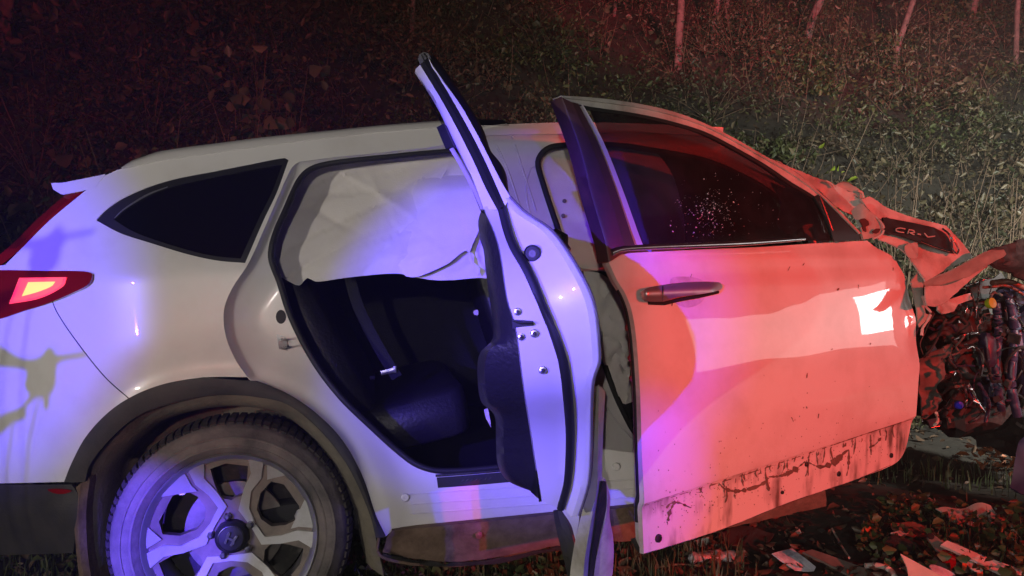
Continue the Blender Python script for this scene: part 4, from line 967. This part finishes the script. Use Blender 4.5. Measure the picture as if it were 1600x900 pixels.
def hitg(u, v, h=0.0, y0=1.2, y1=40):
    d = wray(u, v); y = y0
    while y < y1:
        p = CAM + d * y
        if p.z <= gz(p.x, p.y) + h: return p
        y += .03
    return CAM + d * y1
def clump_field(n, xr, yr, per, rad, hgt, keep=None):
    out = []; stems = []
    for k in range(n):
        y = random.uniform(*yr); x = random.uniform(*xr) * (.35 + .65 * y / yr[1])
        if keep and not keep(x, y): continue
        nz = noise.noise(Vector((x * .55, y * .8, hgt * 9))); r = rad * random.uniform(.5, 1.3); hh = hgt * random.uniform(.35, 1.0) * (.55 + 1.9 * max(0, nz + .15)); g = gz(x, y); szs = random.choice((.45, .6, .75, .9, 1.0, 1.3))
        m = int(per * random.uniform(.6, 1.3)); a = np.random.normal(size=(m, 3)) * np.array([r * .5, r * .5, 0]); 
        t = np.random.rand(m) ** .7
        a[:, 0] += x; a[:, 1] += y - .15; a[:, 2] = g + hh * t * np.clip(1.2 - ((a[:, 0] - x) ** 2 + (a[:, 1] - y) ** 2) / (r * r), .2, 1)
        out.append(np.concatenate([a, np.full((m, 1), szs)], 1))
        for q in range(3):
            e = Vector((x + random.gauss(0, r * .5), y + random.gauss(0, r * .4), g + hh * random.uniform(.5, 1.1)))
            b = Vector((x, y, g)); stems.append(([b, (b + e) / 2 + Vector((random.gauss(0, .05), 0, .08)), e], .006))
    return np.concatenate(out), stems
lz = lambda P, s, j=.45: s * (1 + j * np.random.randn(len(P))).clip(.4, 2.2) * (P[:, 3] if P.shape[1] > 3 else 1)
P, S1 = clump_field(900, (-9, 9), (5.0, 12.8), 120, .42, .55, lambda x, y: noise.noise(Vector((x * .6, y * .6, 2))) > -.02)
tag(leaves('undergrowth', P, lz(P, .047), 'leaf'), 'mass of small green leaves covering the dark bank', 'undergrowth', kind='stuff')
P, S2 = clump_field(420, (-9, 9), (4.9, 12.0), 115, .45, .50, lambda x, y: noise.noise(Vector((x * .6, y * .6, 2))) < .0)
tag(leaves('dry_undergrowth', P, lz(P, .044), 'leaf_dry', aspect=.42), 'mass of withered brown leaves and vines on the bank', 'undergrowth', kind='stuff')
P, S3 = clump_field(330, (-9.5, 9.5), (8.5, 13.5), 60, .7, 1.3, lambda x, y: x < -.5 or y > 11.6)
tag(leaves('thicket', P, lz(P, .085), 'leaf_mix'), 'taller dark leafy thicket at the top of the bank', 'thicket', kind='stuff')
P, S4 = clump_field(330, (1.8, 9.5), (4.9, 11.5), 75, .40, .70)
tag(leaves('weeds', P, lz(P, .045), 'leaf_mix', aspect=.4), 'fine pale weeds on the bank right of the car', 'weeds', kind='stuff')
P, S5 = clump_field(150, (-9, 2), (5.2, 12.0), 16, .5, .75)
tag(leaves('broad_leaves', P, lz(P, .085), 'leaf_big', aspect=.72, up=-.5), 'broad pale vine leaves scattered over the bank', 'vine leaves', kind='stuff')
tag(sticks('bank_stems', S1[::4] + S2[::3] + S3[::3] + S4[::2] + S5[::2], 'twig'), 'thin bare stems between the bank plants', 'stems', kind='stuff')
mounds = []; mst = []
for k in range(95):                     # rounded bush masses that stand out of the carpet and shade what is behind them
    y = random.uniform(5.0, 11.8); x = random.uniform(-8.8, 9.2) * (.35 + .65 * y / 11.8); g = gz(x, y); r = random.uniform(.28, .75); n_ = int(520 * r / .5)
    d = np.random.normal(size=(n_, 3)); d /= np.linalg.norm(d, axis=1)[:, None]; d[:, 2] = np.abs(d[:, 2])
    q = d * r * (.72 + .36 * np.random.rand(n_, 1)) * np.array([1, .8, random.uniform(.8, 1.25)])
    for i in range(n_ // 40):
        j_ = random.randrange(n_); mst.append(([Vector((x, y, g)), Vector((x, y, g)) + Vector(q[j_]) * .6 + Vector((0, 0, .05)), Vector((x, y, g)) + Vector(q[j_]) * 1.12], .006))
    mounds.append(np.concatenate([q + np.array([x, y, g]), np.full((n_, 1), random.choice((.55, .7, .85, 1.05)))], 1))
P = np.concatenate(mounds)
tag(leaves('bush_mass', P, lz(P, .055), 'leaf_mix'), 'rounded masses of bushes overlapping across the bank', 'bushes', kind='stuff')
tag(sticks('bush_twigs', mst, 'twig'), 'thin twigs sticking out of the bushes on the bank', 'twigs', kind='stuff')
# single plants that stand out
def plant(name, label, u, v, Y, h, n, ls, mat_, spread=.3, cat='plant', hang=0, up=.3, aspect=.5):
    d = wray(u, v); p = CAM + d * Y; g = gz(p.x, p.y)
    root = empty(name, (p.x, p.y, g)); segs = []; pts = []
    top = max(h, p.z - g + .02)
    for k in range(max(2, n // 14)):
        e = Vector((random.gauss(0, spread), random.gauss(0, spread * .6) - .05, top * random.uniform(.65, 1.05)))
        c = [Vector((random.gauss(0, .03), random.gauss(0, .03), 0)), e * .45 + Vector((random.gauss(0, .05), 0, .05)), e]
        segs.append((c, .007))
        for q in range(14):
            t = random.uniform(.35, 1.05); b = c[0].lerp(c[1], min(1, t * 2)) if t < .5 else c[1].lerp(c[2], (t - .5) * 2)
            pts.append(b + Vector((random.gauss(0, .05 + spread * .12), random.gauss(0, .05), random.gauss(0, .05))))
    s = sticks('stem', segs, 'twig', root)
    P = np.array([tuple(q) for q in pts]); leaves('foliage', P, lz(P, ls, .3), mat_, parent=root, up=up, aspect=aspect)
    return tag(root, label, cat)
plant('leafy_bush', 'green thorny bush just behind the rear of the roof rail', 285, 215, 5.0, .5, 560, .045, 'leaf', .42, 'bush')
plant('climbing_vine', 'tall creeper with large pale leaves left of the open rear door frame', 392, 60, 6.6, 1.2, 120, .105, 'leaf_big', .16, 'vine', up=-.8, aspect=.7)
plant('climbing_vine', 'large leaved creeper in the dark directly above the roof centre', 470, 100, 7.0, 1.0, 90, .10, 'leaf_big', .32, 'vine', up=-.8, aspect=.7)
plant('lime_sprig', 'bright lime green sprig above the bent windscreen pillar', 1289, 262, 4.9, .5, 60, .05, 'leaf_lime', .05, 'sprig')
plant('pale_weed', 'pale flowering weed behind the spoiler at the left', 125, 240, 5.0, .4, 220, .032, 'leaf_big', .35, 'weed')
plant('dry_shrub', 'brown dry shrub behind the curve of the front window frame', 1160, 190, 6.0, .6, 620, .042, 'leaf_dry', .55, 'shrub', aspect=.4)
plant('leafy_shrub', 'greenish shrub behind the mirror and bonnet corner', 1420, 255, 5.6, .6, 620, .045, 'leaf_mix', .5, 'shrub')
plant('large_weed', 'hazy tall weed at the right edge above the rag', 1570, 270, 5.4, .6, 420, .05, 'leaf_mix', .4, 'weed')
for (u0, v0, u1, v1, lab) in ((355, 130, 361, 88, 'upright'), (330, 150, 292, 72, 'leaning')):
    a = hitg(u0, v0); b = CAM + wray(u1, v1) * (a.y - .3)
    o = tube('grass_stalk', [a, (a + b) / 2 + Vector((.03, 0, .02)), b], [.008, .006, .003], 'leaf_big', None, 5)
    tag(o, f'{lab} dry grass stalk on the red lit bank above the rear window', 'grass stalk')

# ------------------------------------------------------------------ trees on the bank
crown_me = None
def tree(u0, v0, u1, v1, wpx, label, seed):
    global crown_me
    random.seed(seed)
    a = hitg(u0, v0); D = a.y; k = D / F
    b = CAM + wray(u1, v1) * D; d = (b - a).normalized(); Ht = 5.5
    root = empty('tree', a); tag(root, label, 'tree', 'thin trees on the bank')
    pts = []; 
    for i in range(15):
        t = i / 14; pts.append(d * Ht * t + Vector((.05 * noise.noise(Vector((t * 5, seed, 0))), .05 * noise.noise(Vector((t * 5, 0, seed))), -.25 * (1 - t) if i == 0 else 0)))
    r = wpx * k * .5
    tube('trunk', pts, [r * (1.25 - .75 * i / 14) * (1 + .18 * noise.noise(Vector((i * .9, seed, 4)))) for i in range(15)], 'bark', root, 8)
    segs = []
    for q in range(5):
        s = pts[7 + q]; e = s + Vector((random.gauss(0, .9), random.gauss(0, .6), random.uniform(.5, 1.2)))
        segs.append(([s, (s + e) / 2 + Vector((0, 0, .1)), e], r * .45))
    sticks('limb', segs, 'bark', root)
    if crown_me is None:
        P = np.random.normal(size=(1500, 3)) * np.array([.75, .7, .55]); P += np.sign(P) * .1
        o = leaves('crown', P, lz(P, .11), 'leaf_mix', parent=root); crown_me = o.data
    else:
        o = bpy.data.objects.new('crown', crown_me); COL.objects.link(o); o.parent = root
    o.location = d * Ht; o.rotation_euler = (0, 0, seed)
TR = [(5,75,9,0,17,'thick reddish trunk in the upper left corner'), (643,52,646,0,7,'thin trunk above the open rear door frame'), (957,27,961,0,5,'short faint trunk right of the frame centre top'),
 (1058,108,1063,0,10,'straight trunk standing over the front door window'), (1107,68,1120,0,7,'slim leaning trunk right of the straight one'), (1131,36,1137,0,5,'faint slender trunk beside the slim leaning one'),
 (1250,72,1281,0,11,'leaning trunk wrapped in vine above the windscreen pillar'), (1390,112,1427,0,8,'long pale leaning trunk above the bonnet corner'), (1510,48,1523,0,10,'stout hazy trunk near the upper right corner'), (1586,110,1592,0,7,'twin stemmed trunk at the right edge')]
for i, t in enumerate(TR): tree(*t, seed=i + 1)
random.seed(21)

# ------------------------------------------------------------------ verge: grass, litter, debris
def scatter(n, xr, yr, keep=None):
    P = []
    while len(P) < n:
        x, y = random.uniform(*xr), random.uniform(*yr)
        if keep and not keep(x, y): continue
        P.append((x, y, gz(x, y)))
    return np.array(P)
P = scatter(16000, (-3.2, 4.2), (1.9, 5.6), lambda x, y: noise.noise(Vector((x * 1.3, y * 1.3, 5))) > -.35 - random.random() * .3 + .75 * sst(.4, 1.2, x))
tag(blades('grass', P, (.05 + .07 * np.random.rand(len(P))), 'grass', .0035), 'short rough grass on the verge round the car', 'grass', kind='stuff')
P = scatter(9000, (-3.2, 4.4), (1.9, 5.8), lambda x, y: random.random() > .72 * sst(.8, 1.6, x)); P[:, 2] += .012 + .03 * np.random.rand(len(P))
tag(leaves('leaf_litter', P, lz(P, .035), 'litter', flat=.6, up=.2), 'fallen brown leaves and bits littering the verge', 'leaf litter', kind='stuff')
P = scatter(9000, (-3.2, 4.2), (1.9, 5.6), lambda x, y: noise.noise(Vector((x * .9, y * .9, 11))) > .5 * sst(.4, 1.2, x)); P[:, 2] += .03 + .05 * np.random.rand(len(P))
tag(leaves('clover', P, lz(P, .028), 'leaf', flat=.6, aspect=.8), 'low green clover leaves among the grass', 'clover', kind='stuff')
def wpl(P0, n):
    n = Vector(n).normalized()
    def f(u, v):
        d = wray(u, v); return CAM + d * ((P0 - CAM).dot(n) / d.dot(n))
    return f
def gpl(u, v, h=.04, n=(0, -.5, 1)): return wpl(hitg(u, v, h), n)
def wcr(a, s, seed): 
    def f(p): return p + Vector((0, 0, a * (noise.noise(p * s + Vector((seed, 0, 0))))))
    return f
def plate(name, label, cat, px, c, h, n, mat_, sp=6, th=.004, warp=.006, parent=None):
    o = panel(name, px, gpl(*c, h, n), mat_, parent, sp=sp, solid=th, step=5, disp=wcr(warp, 9, c[0]))
    if label: tag(o, label, cat)
    return o
plate('panel_shard', 'flat pale grey blue panel shard lying below the front door', 'shard', [(1206,865,'c'),(1238,856,'c'),(1275,886,'c'),(1272,891),(1242,890,'c')], (1240,875), .05, (.1, -.5, 1), 'bag_grey')
plate('trim_bar', 'long grey brown trim bar beside the pale panel shard', 'trim piece', [(1254,861,'c'),(1269,858,'c'),(1310,873),(1362,891,'c'),(1345,905,'c'),(1296,882)], (1300,878), .05, (0, -.4, 1), 'plastic_grey', th=.008)
plate('white_shard', 'pointed off white plastic shard at the bottom right', 'shard', [(1407,866,'c'),(1446,887),(1480,905,'c'),(1420,905,'c'),(1417,888)], (1440,892), .08, (-.2, -.9, 1), 'shard', th=.006)
br = empty('lamp_bracket', hitg(1490, 880, .02)); tag(br, 'broken grey lamp bracket with red and green pieces among the debris', 'lamp bracket')
def bpart(name, px, c, h, n, mat_, **k):
    o = plate(name, None, None, px, c, h, n, mat_, **k); o.parent = br; o.matrix_parent_inverse = Matrix.Translation(-br.location); return o
nb = (-.1, -.8, 1)
bpart('bracket_arm', [(1449,838),(1453,833),(1460,835),(1475,846),(1484,850),(1478,860),(1466,860),(1456,848)], (1490,880), .045, nb, 'plastic_grey', th=.008)
bpart('housing', [(1466,860,'c'),(1478,850),(1492,848),(1510,858),(1525,872),(1533,890),(1532,905),(1470,905),(1448,885,'c')], (1490,880), .03, nb, 'plastic_grey', th=.006)
bpart('red_cover', [(1472,858),(1478,854),(1490,856),(1493,870),(1493,884),(1486,887),(1484,878),(1472,877)], (1490,880), .045, nb, 'red_lens', th=.004)
bpart('green_plate', [(1492,858),(1502,860),(1514,870),(1524,885),(1520,892),(1508,880),(1500,868),(1494,866)], (1490,880), .045, nb, 'leaf_green_plastic' if 'leaf_green_plastic' in M else 'paint_bare', th=.004)
bpart('orange_piece', [(1504,880),(1508,876),(1511,884),(1508,892),(1504,890)], (1490,880), .05, nb, 'orange_plastic', sp=4, th=.004)
bpart('orange_rim', [(1526,874),(1533,884),(1536,905),(1528,905),(1527,890)], (1490,880), .05, nb, 'orange_plastic', sp=4, th=.004)
bpart('lower_rail', [(1452,884),(1460,882),(1490,896),(1495,905),(1470,905)], (1490,880), .06, nb, 'bag_grey', th=.006)
for (u, v, r) in ((1454, 838, .011), (1501, 874, .013), (1462, 891, .010)):
    f = gpl(1490, 880, .052, nb); q = lathe('bolt_hole', [(r, -.003), (r, .003), (.0001, .004)], f(u, v), (-.1, -.8, 1), 'rubber', br, 14)
    q.matrix_parent_inverse = Matrix.Translation(-br.location)
plate('bumper_strip', 'long pinkish bumper strip running out of the right edge', 'bumper strip', [(1480,845,'c'),(1520,861),(1560,876),(1640,905,'c'),(1640,925,'c'),(1560,893),(1516,872),(1470,852,'c')], (1550,880), .05, (0, -.7, 1), 'paint_dusty', th=.01)
plate('torn_rail', 'rusty torn rail behind the broken lamp bracket', 'rail', [(1392,817,'c'),(1425,815),(1450,824),(1486,838),(1488,846),(1455,840),(1425,835),(1395,825)], (1440,828), .04, (0, -.6, 1), 'copper', th=.008, warp=.02)
plate('orange_fragment', 'small orange plastic fragment on dark grass right of centre', 'fragment', [(1346,828),(1358,823),(1366,828),(1378,832),(1376,840),(1360,838),(1350,844),(1345,838)], (1360,834), .04, (0, -.6, 1), 'orange_plastic', sp=4, warp=.03)
plate('grille_piece', 'dark broken grille slab lying behind the white shard', 'grille piece', [(1372,850,'c'),(1400,838),(1432,846,'c'),(1440,862,'c'),(1412,868),(1380,866,'c')], (1405,852), .05, (.15, -.6, 1), 'plastic_dark', th=.012, warp=.02)
plate('fender_scrap', 'crumpled grey fender scrap on the earth under the engine', 'fender scrap', [(1462,800,'c'),(1500,786),(1548,792,'c'),(1566,812,'c'),(1530,824),(1490,818,'c')], (1510,804), .06, (-.2, -.7, 1), 'paint_bare', th=.005, warp=.05)
plate('door_liner', 'flat black liner sheet lying left of the pale panel shard', 'liner sheet', [(1120,838,'c'),(1170,822),(1210,832,'c'),(1198,850,'c'),(1150,852)], (1165,838), .04, (0, -.5, 1), 'cladding', th=.004, warp=.03)
plate('bumper_flake', 'bluish torn bumper piece standing at the lower right edge', 'bumper piece', [(1578,745,'c'),(1588,712),(1594,690,'c'),(1618,650),(1660,630,'c'),(1660,790,'c'),(1614,764,'c'),(1596,768)], (1600,740), .15, (-.3, -1, .6), 'plastic_blue', sp=7, th=.008, warp=.06)
# crushed clear bottle
c = hitg(1122, 872, .03); V = []; Fc = []
for i in range(26):
    t = i / 25
    r = (.030 * sst(0, .06, t) * (1 - .75 * sst(.78, .92, t))) * (1 + .35 * noise.noise(Vector((t * 9, 3, 0))))
    for k in range(16):
        a = 2 * math.pi * k / 16; n_ = 1 + .4 * noise.noise(Vector((t * 8, math.cos(a) * 1.5, math.sin(a) * 1.5)))
        V.append(c + Vector((-.11 + .22 * t, .03 * t + r * math.cos(a) * n_, r * .6 * math.sin(a) * n_)))
for i in range(25):
    for k in range(16): Fc.append((i*16+k, i*16+(k+1) % 16, (i+1)*16+(k+1) % 16, (i+1)*16+k))
tag(mk('plastic_bottle', V, Fc, 'film', autos=25), 'crushed shiny clear bottle in the grass under the front door corner', 'bottle')
def stick(label, px, r, mat_, h=.03):
    o = tube('stick', [hitg(u, v, h) + Vector((0, 0, .005)) for u, v in cr(px, 8)], r, mat_, None, 6); return tag(o, label, 'stick')
ORD = 'first second third fourth fifth sixth seventh eighth ninth tenth eleventh twelfth thirteenth fourteenth fifteenth sixteenth'.split()
FCOL = {'plastic_dark': 'black', 'plastic_grey': 'grey brown', 'copper': 'rust red', 'bag_grey': 'bluish grey', 'paint_dusty': 'pale'}
for k in range(16):
    u = 1095 + k * 31 + random.uniform(-8, 8); v = random.uniform(800, 893); s_ = random.uniform(7, 17); mt_ = random.choice(list(FCOL))
    q = [(u + s_ * random.uniform(.5, 1.2) * math.cos(a), v + .5 * s_ * random.uniform(.5, 1.2) * math.sin(a), 'c') for a in np.linspace(0, 6.28, random.choice((4, 5, 6)), endpoint=False)]
    o = plate('fragment', f'small {FCOL[mt_]} torn fragment on the earth below the front, {ORD[k]} from the left', 'fragment', q, (u, v), random.uniform(.02, .05), (random.uniform(-.4, .4), -.6, 1), mt_, sp=5, th=.003, warp=.02)
    o['group'] = 'small fragments below the car front'
stick('thin straw coloured stick slanting below the front door', [(1300,828),(1312,850),(1327,874)], .004, 'shard')
stick('orange twig poking from the grass under the sill', [(637,902),(645,890),(655,879)], .004, 'orange_plastic')
stick('long curved twig lying under the brown sill', [(655,884),(720,886),(790,872),(872,852)], .0035, 'twig', .08)
stick('dark twig lying in the grass at the lower centre right', [(1020,890),(1060,884),(1110,888)], .004, 'twig')
tag(tube('hose', [hitg(u, v, .04) for u, v in cr([(1352,884),(1375,884),(1392,892),(1400,905)], 5)], .009, 'paint_dusty', None, 8), 'curved pinkish hose at the bottom edge beside the trim bar', 'hose')
for i, (u, v, s, lab) in enumerate(((838, 868, .05, 'left of the two'), (875, 858, .055, 'right and upper of the two'))):
    p = hitg(u, v, .05); o = leaves('fallen_leaf', np.array([tuple(p)]), s, 'litter_orange', flat=.3); tag(o, f'orange fallen leaf under the sill beside the rear door, {lab}', 'leaf')
P = scatter(350, (2.2, 2.9), (3.4, 4.0)); P[:, 2] += .02 + .10 * np.random.rand(len(P))
tag(leaves('rusty_litter', P, lz(P, .04), 'litter_orange', flat=.4), 'heap of rusty dry leaves behind the bumper strip', 'leaf litter', kind='stuff')

# a roadside weed out of the frame at the left; its shadow falls in the blue light on the rear wing
wd_ = empty('roadside_weed', (-2.05, .9, gz(-2.05, .9))); tag(wd_, 'tall weed with ragged leaves on the verge left of the photographer', 'weed')
def shadow_pt(u, v, t=.62): return LBR.lerp(CARM @ on(u, v), t)
def wleaf(name, px):
    o = panel(name, px, shadow_pt, 'leaf', None, sp=8, solid=.0015, step=6, disp=wcr(.01, 14, 3)); o.parent = wd_; o.matrix_parent_inverse = Matrix.Translation(-wd_.location)
wleaf('leaf', [(-40,538),(0,541),(35,556),(62,556),(75,543),(84,546),(88,555),(135,549),(138,556),(92,568),(88,600),(82,618),(66,625),(45,618),(38,600),(40,578),(0,575),(-40,572)])
wleaf('leaf', [(52,613),(32,638),(0,650),(-20,660),(0,680),(20,666),(42,652),(40,640),(58,622)])
wleaf('leaf', [(68,620),(77,622),(75,642),(68,640)])
for L in ([(20,664),(12,720),(10,760)], [(62,620),(45,690),(40,760)]):
    a = [shadow_pt(u, v) for u, v in L]; a.append(Vector((a[-1].x, a[-1].y, gz(a[-1].x, a[-1].y))))
    o = tube('stem', a, .0028, 'twig', None, 5); o.parent = wd_; o.matrix_parent_inverse = Matrix.Translation(-wd_.location)

# ------------------------------------------------------------------ mist in the lamp light
m = bpy.data.materials.new('mist'); m.use_nodes = True; n = m.node_tree.nodes
for q in list(n):
    if q.type != 'OUTPUT_MATERIAL': n.remove(q)
vol = n.new('ShaderNodeVolumePrincipled'); vol.inputs['Density'].default_value = .0042; vol.inputs['Color'].default_value = (.9, .92, .9, 1); vol.inputs['Anisotropy'].default_value = .0
m.node_tree.links.new(vol.outputs[0], n['Material Output'].inputs['Volume']); M['mist'] = m
hz = box('haze', (-165, -165, -3), (165, 165, 15), 'mist', None, 0); hz.modifiers.clear(); tag(hz, 'thin mist lit by the lamps at the right', 'haze', kind='stuff')
